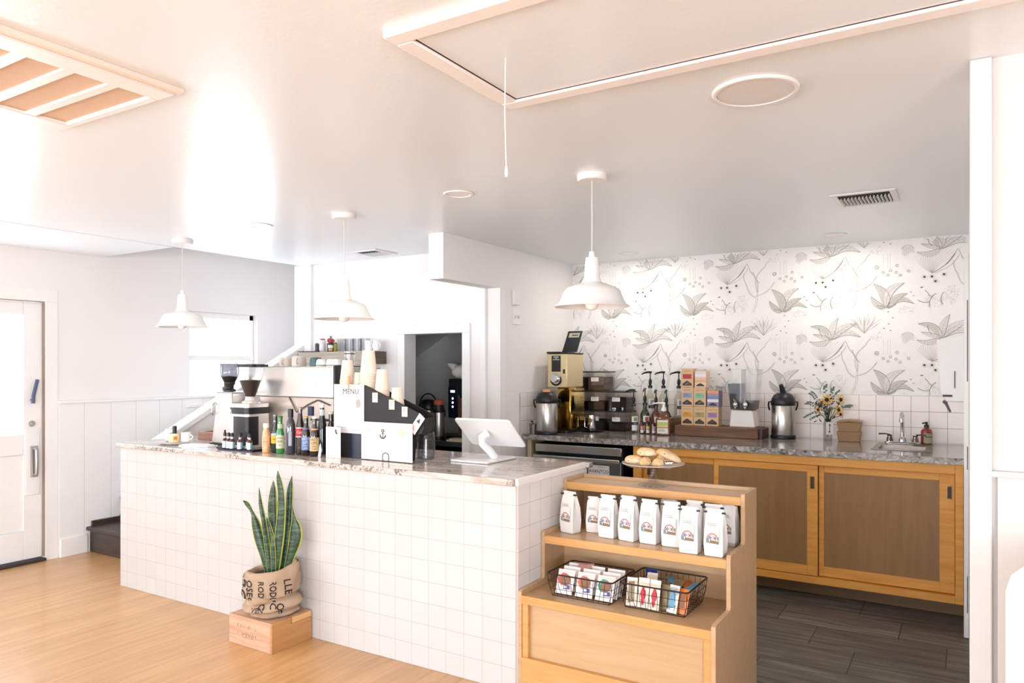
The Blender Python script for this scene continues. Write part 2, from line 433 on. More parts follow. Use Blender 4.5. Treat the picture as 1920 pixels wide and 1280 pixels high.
# back wall, papered above a tiled splashback; the drawing is part of the wall mesh
S('hinge_gap_shade', G().box(.0015, .0042, 2.66, 2.68, 1.40, 1.65).box(.0015, .0042, 2.66, 2.68, 1.13, 1.20).box(.0015, .0042, 2.66, 2.68, .69, .80), M_black)  # black strips stand in for the shade in the door's hinge gaps
def back_wall():
    g = G()
    g.box(-2.9, 1.0, YB, YB + .12, 0, CE)                       # 0 plaster/paper ground
    g.box(-2.9, XR + .012, YB - .008, YB, BH - .02, 1.247, 1)    # 1 tile
    X0, X1, Z0, Z1 = -2.9, XR + .012, 1.249, CE
    cnt = [0]
    def strip(pts, w, m, y):
        cnt[0] += 1; n = len(pts)
        y = (.0004 + (cnt[0] % 37) * 2e-5) if y < .00045 else (.0013 + (cnt[0] % 61) * 2e-5)
        L = []
        for i, (x, z) in enumerate(pts):
            a = pts[max(0, i-1)]; b = pts[min(n-1, i+1)]; dx, dz = b[0]-a[0], b[1]-a[1]; l = math.hypot(dx, dz) or 1
            ww = w[i] if isinstance(w, list) else w
            L.append(((x - dz/l*ww/2, z + dx/l*ww/2), (x + dz/l*ww/2, z - dx/l*ww/2)))
        for i in range(n - 1):
            q = [L[i][0], L[i][1], L[i+1][1], L[i+1][0]]
            if all(X0 < p[0] < X1 and Z0 < p[1] < Z1 for p in q):
                g.add([(p[0], YB - y, p[1]) for p in q], [(0, 1, 2, 3)], m)
    def curve(x, z, tx, tz, bend, n=12):
        dx, dz = tx - x, tz - z; nx, nz = -dz, dx
        return [(x + dx*t + nx*bend*math.sin(math.pi*t), z + dz*t + nz*bend*math.sin(math.pi*t)) for t in (i / n for i in range(n + 1))]
    def leaf(x, z, tx, tz, w, bend=.0, tone=2, seed=0):
        c = curve(x, z, tx, tz, bend, 14)
        prof = [w * (math.sin(math.pi * (i/14)**.8)**.9) + .0008 for i in range(15)]
        strip(c, prof, tone, .0004)
        def side(k):
            out = []
            for i, (px, pz) in enumerate(c):
                a = c[max(0, i-1)]; b = c[min(14, i+1)]; dx, dz = b[0]-a[0], b[1]-a[1]; l = math.hypot(dx, dz) or 1
                out.append((px - dz/l*prof[i]/2*k, pz + dx/l*prof[i]/2*k))
            return out
        strip(side(1), .0018, 4, .0008); strip(side(-1), .0028, 5, .0008); strip(c, .0016, 4, .0008)
        s1, s2 = side(.95), side(-.95)
        for i in range(3, 13, 2):
            j = min(14, i + 1)
            strip([c[i], s1[j]], .0009, 4, .0006); strip([c[i], s2[j]], .0011, 4, .0006)
    def blob(x, z, r, m, y=.0008, n=8, sq=1):
        y = .0028
        if X0 + r < x < X1 - r and Z0 + r < z < Z1 - r:
            g.add([(x + r*math.cos(6.2832*i/n), YB - y, z + r*sq*math.sin(6.2832*i/n)) for i in range(n)], [tuple(range(n))], m)
    def ring(x, z, r, m=4, w=.0022):
        strip([(x + r*math.cos(6.2832*i/10), z + r*math.sin(6.2832*i/10)) for i in range(11)], w, m, .0008)
    K = .001; Wd, Hd = .687, .597
    rnd = random.Random(3)
    scrib = []
    for _ in range(150):
        x = rnd.uniform(-.34, .34); z = rnd.uniform(-.3, .3); a = rnd.uniform(.9, 2.3); l = rnd.uniform(.012, .05)
        scrib.append((x, z, x + l*math.cos(a), z + l*math.sin(a), rnd.uniform(-.3, .3)))
    bush = []
    for cx, cz, rx, rz, n in ((290, 35, 60, 45, 90), (-300, 70, 45, 60, 80), (120, -20, 60, 25, 40), (-60, -190, 40, 30, 30)):
        for _ in range(n):
            a = rnd.uniform(0, 6.28); r = rnd.random()**.5
            bush.append((cx + rx*r*math.cos(a), cz + rz*r*math.sin(a), rnd.uniform(0, 3.14), rnd.uniform(5, 12)))
    for ox in [-.4725 + Wd*i for i in range(-4, 2)]:
        for oz in [1.254 + Hd*j for j in range(-1, 3)]:
            def C(x, z): return ox + x*K, oz + z*K*1.04
            def LF(x, z, tx, tz, w, b=0, tone=2): leaf(*C(x, z), *C(tx, tz), w*K, b, tone)
            # plant A
            LF(0, 0, -82, 165, 58, -.14, 3); LF(0, 10, 112, 162, 52, .22, 2); LF(10, 5, 130, 92, 44, .12, 3)
            LF(8, 0, 170, 22, 36, .28, 3); LF(-6, 0, -98, 82, 40, .12, 3); LF(-10, 0, -60, 20, 24, .1, 2); LF(5, 0, 60, 22, 26, .1, 2)
            # plant B
            bx, bz = 330, -205
            LF(bx, bz, bx-138, bz+95, 44, -.18, 3); LF(bx, bz, bx+48, bz+150, 44, .08, 2); LF(bx, bz, bx+172, bz+110, 48, .1, 2)
            LF(bx, bz, bx+195, bz+15, 40, .22, 2); LF(bx, bz, bx-145, bz-12, 34, .16, 2); LF(bx, bz, bx-120, bz+40, 26, .0, 2)
            # grass fans
            fx, fz = -140, -165
            for k in range(19):
                a = math.radians(35 + 6*k); l = 118 + 25*math.sin(k*2.1)
                strip(curve(*C(fx, fz), *C(fx + l*math.cos(a), fz + l*math.sin(a)), .06*math.sin(k), 6), .0014, 4, .0006)
                if k % 3 == 0: strip(curve(*C(fx + 60*math.cos(a), fz + 60*math.sin(a)), *C(fx + l*math.cos(a), fz + l*math.sin(a)), 0, 4), [.002, .004, .004, .002, .001], 4, .0007)
            fx, fz = 275, -358
            for k in range(15):
                a = math.radians(38 + 7*k); l = 190 - 5*k
                strip(curve(*C(fx, fz), *C(fx + l*math.cos(a), fz + l*math.sin(a)), .07, 8), .0013, 4, .0006)
            strip(curve(*C(fx, fz), *C(fx+150, fz+150), -.1, 8), [.004]*4 + [.007]*3 + [.003, .001], 5, .0007)
            strip(curve(*C(fx+15, fz), *C(fx+160, fz+110), -.12, 8), .003, 4, .0007)
            # tree with branches
            for (a, b, c_, d, w, bd) in ((-220, 0, -185, 150, .011, -.06), (-185, 150, -235, 300, .006, -.15), (-185, 150, -130, 330, .006, .2), (-195, 120, -60, 215, .005, -.12),
                                          (-200, 110, -265, 205, .006, .12), (-265, 205, -285, 290, .003, .1), (-170, 215, -215, 300, .003, .1), (-130, 330, -100, 370, .002, .1), (-235, 300, -260, 360, .002, 0)):
                c1 = curve(*C(a, b), *C(c_, d), bd, 9)
                strip([(x - w/2, z) for x, z in c1], .0015, 4, .0007); strip([(x + w/2, z) for x, z in c1], .0022, 4, .0007)
            # coral
            for (a, b, c_, d) in ((262, 0, 275, 62), (275, 62, 250, 92), (275, 62, 300, 80), (250, 92, 235, 110), (340, 10, 330, 60), (330, 60, 345, 90), (262, 30, 190, 45), (275, -180, 250, -120)):
                strip(curve(*C(a, b), *C(c_, d), .12, 5), .0035, 5, .0008)
            # rings, seeds, dots
            ring(*C(-60, -300), .013, 4, .004); ring(*C(-60, -300), .007, 6, .005)
            for x, z in ((-20, -335), (25, -325), (10, -355), (60, -340), (65, -295), (85, -360), (135, -335)): ring(*C(x, z), .0085, 4, .0035); ring(*C(x, z), .0035, 2, .003)
            for x, z in ((230, -380), (275, -380), (345, -370), (295, -412)):
                blob(*C(x, z), .0075, 7, .0009); ring(*C(x, z), .014, 2, .006)
            blob(*C(215, -447), .010, 5, .0009, sq=.5)
            for x, z in ((12, -25), (40, -65), (15, -105), (-15, -135), (25, -150), (150, 100), (165, 75)): blob(*C(x, z), .0055, 5, .0009, sq=.6)
            for k in range(10):
                for dx in (-18, 8, 24): blob(*C(dx, -215 - 10*k), .0022, 4, .0009, 5)
            for k in range(11): strip(curve(*C(98 + 6*k, -165 - 8*abs(math.sin(k))), *C(96 + 7*k, -225 - 12*math.sin(k*.6)), .05, 4), .0016, 4, .0007)
            strip(curve(*C(90, -190), *C(170, -190), .35, 8), .0025, 4, .0008)
            for a, b, c_, d, bd in scrib:
                strip(curve(ox + a, oz + b, ox + c_, oz + d, bd, 3), .0009, 2, .0005)
            for a, b, an, l in bush:
                strip(curve(*C(a, b), *C(a + l*math.cos(an), b + l*math.sin(an)), .4, 2), .0011, 4, .0005)
    mats = [plaster('wallpaper_ground', 'f4f1ed', .7, .02), tile('splashback_tile', (0, 2), (-.107, 1.247), .1075, .0028, 'efe4dd', '9c8a80', .3),
            pm('wallpaper_pale_grey', 'e6e2dd', .8), pm('wallpaper_leaf_grey', 'd3cec7', .8), pm('wallpaper_line', 'bcb6af', .8), pm('wallpaper_dark_line', '938c85', .8),
            pm('wallpaper_green', 'cfd3b4', .8), pm('wallpaper_black', '4a4643', .8)]
    o = g.build('wall_kitchen_back', mats, smooth=0); struct(o)
back_wall()
# side wall of the kitchen, with its tiled return, and the lowered soffit over the passage
S('wall_kitchen_left', G().box(-3.02, -2.9, 4.53, YB + .12, 0, CE).box(-3.02, -2.9, 3.86, 4.53, 2.02, CE), M_wall)
S('trim_8', G().box(-2.9, -2.892, 4.82, YB - .008, BH, 1.247), tile('return_tile', (1, 2), (4.82, 1.247), .1075, .0028, 'f0e8e2', 'b5a79d', .3))
S('trim_9', G().box(-2.9, -2.888, 4.53, 4.60, 0, 2.02), M_trim, bevel=.002)
# wall behind the coffee machines, with the closet doorway
g = G(); a, b = 4.53, 4.65
g.box(-4.8, -3.77, a, b, 0, CE).box(-3.77, -3.215, a, b, 1.70, CE).box(-3.215, -3.02, a, b, 0, CE)
S('wall_passage', g, M_wall)
S('trim_10', G().box(-3.84, -3.77, a - .022, a - .0005, 0, 1.70).box(-3.84, -3.145, a - .022, a - .0005, 1.70, 1.77).box(-3.215, -3.145, a - .022, a, 0, 1.70), M_trim, bevel=.004)
S('trim_11', G().box(-3.05, -3.0, a - .03, a, 0, 2.02), M_trim, bevel=.006)
# full-height end of the stair wall and the sloping knee wall with its cap
S('wall_stair', G().box(-5.0, -4.8, 4.5, 6.2, 0, CE), M_wall)
S('trim_12', G().prism([(3.0, 0), (4.5, 0), (4.5, 1.585), (3.0, .782)], -4.99, -4.90, 'x'), M_wall)
S('trim_13', G().prism([(2.98, .772), (4.5, 1.588), (4.5, 1.632), (2.98, .818)], -5.01, -4.88, 'x'), M_trim, bevel=.005)
# closet interior
S('wall_closet_back', G().box(-4.8, -3.02, 5.62, 5.72, 0, 1.95), M_dark)
S('wall_closet_left', G().box(-4.8, -4.7, 4.65, 5.62, 0, 1.95), M_dark)
S('wall_closet_right', G().box(-3.06, -3.02, 4.65, 5.62, 0, 1.95), M_dark)
S('ceiling_closet', G().prism([(-4.7, 1.45), (-3.9, 1.9), (-3.06, 1.9), (-3.06, 1.95), (-4.7, 1.95)], 4.655, 5.62, 'y'), M_dark)
S('wall_stairwell_end', G().box(XL, -5.0, 6.2, 6.3, 0, 3.5), M_wall)
# door 1: white glazed shop door
d1 = struct(bpy.data.objects.new('door_1', None)); COL.objects.link(d1); d1.location = (XL - .045, 2.40, .03)
def DB(g, y0, y1, z0, z1, x0=-.022, x1=.022): return g.box(x0, x1, y0 - 2.40, y1 - 2.40, z0 - .03, z1 - .03)
y0, y1 = DY0 + .008, DY1 - .012
g = G(); DB(g, y0, y0 + .125, .03, 1.922); DB(g, y1 - .125, y1, .03, 1.922); DB(g, y0 + .125, y1 - .125, 1.825, 1.922); DB(g, y0 + .125, y1 - .125, .80, .945); DB(g, y0 + .125, y1 - .125, .03, .24)
DB(g, y0 + .125, y1 - .125, .24, .80, -.012, .008)
g.build('door_frame', M_trim, d1, bevel=.003)
g = G(); DB(g, y0 + .125, y1 - .125, .945, 1.825, -.004, .004); g.build('door_pane', M_pane, d1)
g = G(); g.cyl((.02, 2.788 - 2.40, .995), .022, .014, axis='x'); g.cyl((.034, 2.788 - 2.40, .995), .013, .008, axis='x'); lab(g.build('deadbolt', M_steel, d1), 'steel deadbolt')
g = G(); g.tube([(.05, .385, 1.145), (.05, .388, 1.20), (.05, .415, 1.32)], .014, 10, flat=.6); g.cyl((.022, .387, 1.17), .009, .03, axis='x')
lab(g.build('door_lever', pm('blue_grey_metal', '5d6480', .45, .2), d1), 'slanted blue grey lever')
G().rbox(.022, .028, .345, .445, .47, .96, .003).build('pull_plate', pm('white_plate', 'efedeb', .3), d1, bevel=.001)
g = G(); g.tube([(.033, .405, .615), (.06, .405, .625), (.065, .405, .71), (.06, .405, .80), (.033, .405, .81)], .011, 10, flat=.8); g.rbox(.0285, .033, .375, .43, .60, .83, .001)
lab(g.build('pull_handle', M_steel, d1, bevel=.002), 'silver grip')
S('trim_14', G().box(XL - .14, XL + .02, DY0, DY1, 0, .022), pm('dark_threshold', '3d3331', .6))
# window 1 over the stairs
w1 = struct(bpy.data.objects.new('window_1', None)); COL.objects.link(w1); w1.location = (XL, 4.44, 1.11)
g = G(); h2 = (WY1 - WY0) / 2; hz = WZ1 - WZ0
g.box(-.10, -.06, -h2, -h2 + .045, 0, hz).box(-.10, -.06, h2 - .045, h2, 0, hz).box(-.10, -.06, -h2, h2, 0, .05).box(-.10, -.06, -h2, h2, hz - .05, hz).box(-.10, -.05, -h2, h2, hz/2 - .02, hz/2 + .02)
g.build('window_frame', M_trim, w1, bevel=.003)
G().box(-.082, -.078, -h2, h2, 0, hz).build('pane', M_pane, w1)
G().box(-.05, .03, -h2 - .03, h2 + .03, -.025, 0).build('window_sill', M_trim, w1, bevel=.004)
# stairs going up along the left wall
g = G()
n = 6
for i in range(n):
    y = 3.19 + .27 * i; z = .2 * (i + 1)
    g.box(XL + .02, -5.0, y, y + .29, z - .2 if i == 0 else z - .36, z - .03)
    g.box(XL + .02, -5.0, y - .03, y + .29 if i < 5 else 6.19, z - .03, z)
g.prism([(3.2, 0), (3.2, .24), (3.43, .24), (3.47, .43), (4.6, 1.27), (4.6, 1.0)], XL + .014, XL + .03, 'x')
S('stairs', g, M_stair, bevel=.006)

# ---------------------------------------------------------------- ceiling fittings
hatch = thing('attic_hatch', 'large rectangular attic hatch in the ceiling with wide trim', 'hatch', (-.55, 1.777, CE))
X0, X1, Y0, Y1 = -.69, .75, -.261, .261
g = G(); t = .055
g.box(X0 - t, X1 + t, Y1, Y1 + t, -.02, -.0005).box(X0 - t, X1 + t, Y0 - t, Y0, -.02, -.0005).box(X0 - t, X0, Y0, Y1, -.02, -.0005).box(X1, X1 + t, Y0, Y1, -.02, -.0005)
g.build('hatch_trim', pm('hatch_trim_paint', 'f6f1ee', .4), hatch, bevel=.004)
G().box(X0 + .006, X1 - .006, Y0 + .006, Y1 - .006, -.012, -.002).build('hatch_panel', M_ceil, hatch)
lab(G().box(X0, X1, Y1 - .006, Y1, -.0125, -.001).box(X0, X1, Y0, Y0 + .005, -.0125, -.001).box(X0, X0 + .004, Y0, Y1, -.0125, -.001).build('hatch_gap', pm('shadow_gap_brown', '4a3028', .8), hatch), 'dark seam around the panel')
g = G(); g.tube([(-1.096, 1.747, CE - .013), (-1.098, 1.746, 2.15), (-1.094, 1.748, 2.0)], .0016, 6); g.lathe([(.0035, 0), (.005, .01), (.003, .03)], 8, 0, (-1.094, 1.748, 1.975))
tag(g.build('pull_cord', M_white), 'thin white cord hanging straight down from the ceiling hatch', 'cord')
sp = thing('ceiling_speaker', 'round grey speaker grille set in the ceiling near the wallpaper', 'speaker', (-.57, 2.395, CE))
g = G(); g.shell([(.133, -.0005), (.133, -.004), (.128, -.009), (.118, -.009), (.118, -.002)], 48); g.build('rim', M_white, sp)
G().lathe([(.117, -.0065), (.117, -.001)], 48).build('grille', pm('speaker_mesh', 'dedad7', .7, bump=.3, scale=90), sp)
# air vents
def vent(name, label, cx, cy, w, d, n, grp=None):
    v = thing(name, label, 'vent', (cx, cy, CE))
    t = .03
    G().box(-w/2, w/2, -d/2, -d/2 + t, -.008, -.0005).box(-w/2, w/2, d/2 - t, d/2, -.008, -.0005).box(-w/2, -w/2 + t, -d/2 + t, d/2 - t, -.008, -.0005).box(w/2 - t, w/2, -d/2 + t, d/2 - t, -.008, -.0005).build('vent_frame', M_white, v, bevel=.002)
    G().box(-w/2 + t, w/2 - t, -d/2 + t, d/2 - t, -.002, -.0005).build('duct_opening', pm('duct_dark', '2a2a2c', .8), v)
    for i in range(n):
        x = -w/2 + t + (w - 2*t) * (i + .5) / n
        g = G(); g.T = TR(x, .02, -.008) @ Matrix.Rotation(math.radians(28), 4, 'Y'); g.box(-.0012, .0012, -(d/2 - t) + .055, d/2 - t - .022, -.006, .006); g.build('louvre', M_white, v)
    return v
vent('ceiling_vent', 'white louvred air vent in the kitchen ceiling above the back counter', -.445, 4.22, .30, .33, 14)
vent('ceiling_vent', 'small white air vent in the ceiling above the passage', -3.87, 4.27, .26, .26, 8)
# recessed downlights
def downlight(x, y, label, z=CE):
    v = thing('recessed_light', label, 'light', (x, y, z), group='recessed ceiling lights')
    G().shell([(.08, -.0005), (.075, -.006), (.062, -.006), (.06, -.001)], 32).build('trim_ring', M_white, v)
    G().lathe([(.0595, -.003), (.0595, -.001)], 32).build('lens', pm('frosted_lens', 'f6f2ee', .3), v)
def lamp_in(x, y, w):
    d = bpy.data.lights.new('recessed_lamp', 'AREA'); d.shape = 'DISK'; d.size = .11; d.energy = w; d.color = (1.0, .93, .86)
    o = bpy.data.objects.new('recessed_lamp', d); COL.objects.link(o); o.location = (x, y, CE - .012)
for q in ((-2.187, 3.041, 4), (-3.722, 3.073, 2), (-2.226, 5.334, 3.5), (-.745, 5.296, 3.5), (-1.0, 4.0, 0)):
    if q[2]: lamp_in(*q)
downlight(-2.187, 3.041, 'round recessed light in the ceiling between the second and third pendant')
downlight(-3.722, 3.073, 'round recessed light in the ceiling between the first two pendants')
downlight(-2.226, 5.334, 'round recessed light in the ceiling over the coffee bean grinder corner')
downlight(-.745, 5.296, 'round recessed light in the ceiling near the wallpaper above the flowers')
# return-air grille
rg = thing('return_air_grille', 'big white ceiling grille with four tan filter panels', 'vent', (-2.46, .9, CE - .0))
X0, X1, Y0, Y1 = -.35, .33, -1.1, .53
g = G(); g.box(X0, X0 + .09, Y0, Y1, -.018, -.0005).box(X1 - .09, X1, Y0, Y1, -.018, -.0005).box(X0 + .09, X1 - .09, Y1 - .03, Y1, -.018, -.0005).box(X0 + .09, X1 - .09, Y0, Y0 + .03, -.018, -.0005)
g.build('grille_frame', M_white, rg, bevel=.004)
G().box(X1 + .0005, X1 + .03, Y0, Y1 + .01, -.014, -.0005).build('edge_trim', pm('beige_edge', 'eedccd', .5), rg)
yy = Y1 - .03; k = 0
while yy > Y0 + .05:
    y2 = max(yy - .10, Y0 + .03)
    if k < 12: G().box(X0 + .09, X1 - .09, y2, yy, -.008, -.001).build('filter_panel', pm('tan_filter', 'd9bba2', .9, var=.06, scale=60), rg)
    G().box(X0 + .09, X1 - .09, y2 - .03, y2, -.016, -.0005).build('divider', M_white, rg)
    yy = y2 - .03; k += 1
# pendants
def pendant(x, y, label, first=None):
    if first: return dup(first, (x, y, CE), label)
    p = thing('pendant_lamp', label, 'lamp', (x, y, CE), group='pendant lamps over the counter')
    en = pm('white_enamel', 'f3efec', .3, var=.01)
    G().lathe([(.068, 0), (.068, -.022), (.062, -.028), (.001, -.028)], 32).build('ceiling_canopy', en, p)
    G().tube([(0, 0, -.028), (.001, 0, -.2), (0, 0, -.36)], .0028, 6).build('cord', pm('pale_cord', 'd8d0cc', .6), p)
    z = -.60
    pr = [(.012, .25), (.014, .225), (.028, .222), (.032, .19), (.036, .13), (.044, .11), (.075, .098), (.112, .085), (.128, .07), (.142, .035), (.155, .012), (.170, .001), (.172, -.001)]
    g = G(); g.shell([(r, zz + z) for r, zz in pr], 48); g.shell([(max(.001, r - .0025), zz + z - .0015) for r, zz in reversed(pr)], 48)
    g.shell([(.172, z - .001), (.1695, z - .0025)], 48)
    g.build('lamp_shade', en, p)
    g = G(); g.lathe([(.013, .09 + z), (.016, .06 + z), (.03, .03 + z), (.033, .012 + z), (.025, -.008 + z), (.012, -.016 + z), (.001, -.018 + z)], 24)
    g.build('light_bulb', pm('opal_bulb', 'fbf6ee', .2), p)
    G().lathe([(.02, .11 + z), (.022, .085 + z), (.013, .085 + z)], 20).build('socket', pm('white_socket', 'eeeae6', .4), p)
    return p
P3 = pendant(-1.456, 3.063, 'white pendant lamp hanging in front of the botanical wallpaper')
pendant(-3.046, 3.110, 'pendant lamp with white bell shade, middle of the three over the counter', P3)
pendant(-4.608, 3.150, 'pendant lamp with white shade hanging in front of the stair window', P3)
# ================================================================ THE TILED SERVICE COUNTER
def W_(x, y, z):
    g = G(); g.T = TR(-x, -y, -z); return g
XC0, XC1, YC1 = -4.76, -1.692, 3.50
L = (-3.2, 3.15, 0)
ctr = thing('tiled_counter', 'long service counter faced in square white tiles, standing on the wood floor', 'counter', L)
t_front = tile('counter_tile_dimmed', (0, 2), (-1.777 - L[0], 0), .1037, .0022, 'cfcbc8', 'ada39b', .22)  # tile colour darkened on the front to offset the strong light there
t_side = tile('counter_tile_lifted', (1, 2), (YF - L[1], 0), .1037, .0022, 'e8e3df', 'b8aba0', .22)  # same tile, lightened on the end that gets less light
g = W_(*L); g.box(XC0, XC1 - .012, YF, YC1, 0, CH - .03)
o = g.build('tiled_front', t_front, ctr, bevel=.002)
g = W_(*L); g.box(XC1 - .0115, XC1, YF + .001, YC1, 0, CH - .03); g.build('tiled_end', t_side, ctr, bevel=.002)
g = W_(*L); g.prism([(-1.708, .9155), (-1.69, .9155), (-1.69, .940), (-1.695, .948), (-1.708, .948)], YF, 3.485, 'y'); g.build('bullnose_tile', pm('bullnose_tile', 'f6efe9', .2), ctr, bevel=.002)
ct = thing('granite_countertop', 'pale streaky granite slab on the tiled service counter', 'countertop', (-3.2, 3.15, CH))
g = W_(-3.2, 3.15, CH); g.box(XC0 - .02, -1.709, YF - .02, 3.54, CH - .0295, CH).box(-1.709, -1.675, 3.4855, 3.54, CH - .0295, CH)
g.build('slab', M_gran, ct, bevel=.004)

# ---- bottles --------------------------------------------------------------
def wrap(g, txt, size, R, ang, z, m, sx=1.0, rot=False, Rf=None, bold=0):
    v, f = text_geo(txt, bold); out = []
    for x, y, _ in v:
        x *= size * sx; y *= size
        if rot: x, y = y, -x
        a = ang + x / R; r = (Rf(a, z + y) if Rf else R) + .0007
        out.append((r * math.cos(a), r * math.sin(a), z + y))
    g.add(out, f, m)
def dark(name, col, rough=.08): return pm(name, col, rough, 0, .05, coat=.6)
def band(g, R, a0, a1, z0, z1, m, n=14, d=.0005):
    vs = []
    for i in range(n + 1):
        a = a0 + (a1 - a0) * i / n
        vs += [((R+d)*math.cos(a), (R+d)*math.sin(a), z0), ((R+d)*math.cos(a), (R+d)*math.sin(a), z1)]
    g.add(vs, [(2*i, 2*i+2, 2*i+3, 2*i+1) for i in range(n)], m)
CA = math.radians(-48)          # bottles turn their labels roughly to the room
def bottle(x, y, z, prof, label, body, cap, labels=(), capm=None, group=None, cat='bottle', name='bottle', extra=None):
    """prof: body (r,z) points; cap: (r, z0, z1); labels: (z0,z1,R,material,[text,size,matt],halfangle)"""
    t = thing(name, label, cat, (x, y, z + .0005), group=group)
    G().lathe(prof, 28).build('bottle_body', body, t)
    if cap: G().lathe([(cap[0], cap[1]), (cap[0], cap[2] - .002), (cap[0] - .002, cap[2])], 20).build('cap', capm, t)
    for (z0, z1, R, m, txt, ha) in labels:
        g = G(); band(g, R, CA - ha, CA + ha, z0, z1, 0)
        mats = [m]
        if txt:
            for k, (s_, sz, zz, mm) in enumerate(txt):
                mats.append(mm); wrap(g, s_, sz, R + .0005, CA, zz, k + 1, .9)
        g.build('label', mats, t)
    return t
def beer(h=.225, r=.0245): return [(r-.004, 0), (r, .006), (r, h*.52), (r*.86, h*.62), (r*.5, h*.76), (.0125, h*.86), (.0125, h*.97), (.001, h*.97)]
kr = pm('kraft_label', 'd9b789', .7); inkm = pm('label_ink', '3a2c25', .7)
G_ora = 'drinks bottles along the counter edge'
bottle(-3.475, 2.915, CH, [(.02, 0), (.0225, .005), (.0225, .05), (.020, .055), (.0225, .06), (.0225, .095), (.019, .12), (.014, .14), (.015, .148), (.001, .148)],
       'orange juice bottle with white cap at the left of the row of drinks', pm('orange_juice', 'efb27a', .25, coat=.4), (.017, .145, .17), [(.035, .095, .0228, pm('peach_label', 'eeb28b', .6), [('juice', .014, .065, pm('orange_ink', 'c7763c', .6))], 1.3)], M_white, group=G_ora)
t = bottle(-3.432, 2.945, CH, beer(.222, .0235), 'dark glass bottle with a yellow label beside the orange juice', dark('dark_green_glass', '1f2a2a'), (.0135, .212, .222), [(.055, .10, .0237, pm('yellow_label', 'e5b53c', .6), [('soda', .016, .08, inkm)], 1.4), (.10, .112, .0237, pm('pale_blue', 'b4c3cc', .6), None, 1.2)], pm('pewter_cap', '7b7670', .3, .6), group=G_ora)
bottle(-3.372, 2.93, CH, beer(.215, .0235), 'green glass bottle with a cream label', dark('green_glass', '3f8a4c'), (.0135, .205, .215), [(.03, .105, .0237, pm('cream_label', 'd9d3b4', .7), [('GINGER', .012, .09, inkm), ('BEER', .015, .07, inkm), ('dry', .012, .05, inkm)], 1.4), (.135, .17, .0165, pm('mint_label', 'b7c7a5', .6), None, 1.5)], pm('green_cap', '2e6b3b', .4), group=G_ora)
bottle(-3.292, 2.935, CH, [(.024, 0), (.0275, .006), (.0275, .165), (.024, .185), (.015, .205), (.014, .215), (.001, .215)], 'tall black drinks flask with a black screw cap', dark('smoky_bottle', '3b3d44'), (.016, .212, .258), [(.05, .13, .0277, pm('silver_print', '8f939c', .4, .3), None, .35)], M_black, group=G_ora)
bottle(-3.236, 2.955, CH, [(.022, 0), (.0245, .006), (.0225, .05), (.0245, .10), (.0255, .135), (.022, .165), (.0145, .205), (.0115, .235), (.0115, .262), (.001, .262)], 'cola bottle with a red and white label', dark('cola_glass', '2a1713'), (.0135, .258, .27), [(.105, .15, .0258, pm('red_label', 'b92a2d', .5), [('Cola', .022, .128, M_paper)], 1.3), (.10, .105, .0255, M_paper, None, 1.3), (.15, .155, .0262, M_paper, None, 1.3)], pm('tan_cap', 'a08c7a', .4, .4), group=G_ora)
bottle(-3.178, 2.945, CH, beer(.22, .0255), 'brown bottle with a blue label', dark('brown_glass', '2b1a14'), (.0135, .21, .22), [(.03, .105, .0257, pm('blue_label', '6d87b8', .6), [('HOT', .021, .093, M_paper), ('LIPS', .021, .074, M_paper), ('blueberry', .010, .057, M_paper), ('soda', .014, .043, M_paper)], 1.4), (.12, .155, .0185, pm('blue_neck', '64799c', .6), None, 1.5)], pm('gold_cap', 'c99a4a', .4, .4), group=G_ora)
bottle(-3.106, 2.94, CH, beer(.22, .0255), 'brown bottle with a tan label and white cap, last in the front row', dark('brown_glass', '2b1a14'), (.0135, .21, .22), [(.03, .105, .0257, kr, [('HOT', .021, .093, inkm), ('LIPS', .021, .074, inkm), ('pear', .014, .057, inkm), ('soda', .014, .043, inkm)], 1.4), (.12, .155, .0185, pm('peach_neck', 'cf9d7b', .6), None, 1.5)], M_white, group=G_ora)
bottle(-3.235, 3.035, CH, [(.026, 0), (.029, .006), (.029, .16), (.026, .19), (.017, .22), (.001, .222)], 'clear bottle with a dark blue cap, behind the cola', glass('clear_bottle', (.86, .88, .86), .5), (.0185, .217, .27), [], pm('navy_cap', '333c58', .5), group='drinks bottles in the back row')
bottle(-3.155, 3.045, CH, [(.022, 0), (.0275, .006), (.0275, .13), (.024, .17), (.014, .225), (.0125, .27), (.001, .27)], 'tall dark soda bottle with a white cap behind the blue-labelled one', dark('smoky_dark', '26242c'), (.0145, .265, .283), [(.2, .255, .0145, pm('pale_neck', 'cfd3d5', .5), None, 2.5)], M_white, group='drinks bottles in the back row')
bottle(-3.115, 3.075, CH, beer(.238, .025), 'dark bottle with a cream cap beside the machine frame', dark('brown_glass', '2b1a14'), (.0145, .228, .24), [], pm('cream_cap', 'e3d8cc', .5), group='drinks bottles in the back row')
bottle(-3.045, 3.075, CH, beer(.238, .024), 'slim dark bottle half behind the menu', dark('brown_glass', '2b1a14'), (.0145, .228, .24), [], pm('cream_cap', 'e3d8cc', .5), group='drinks bottles in the back row')

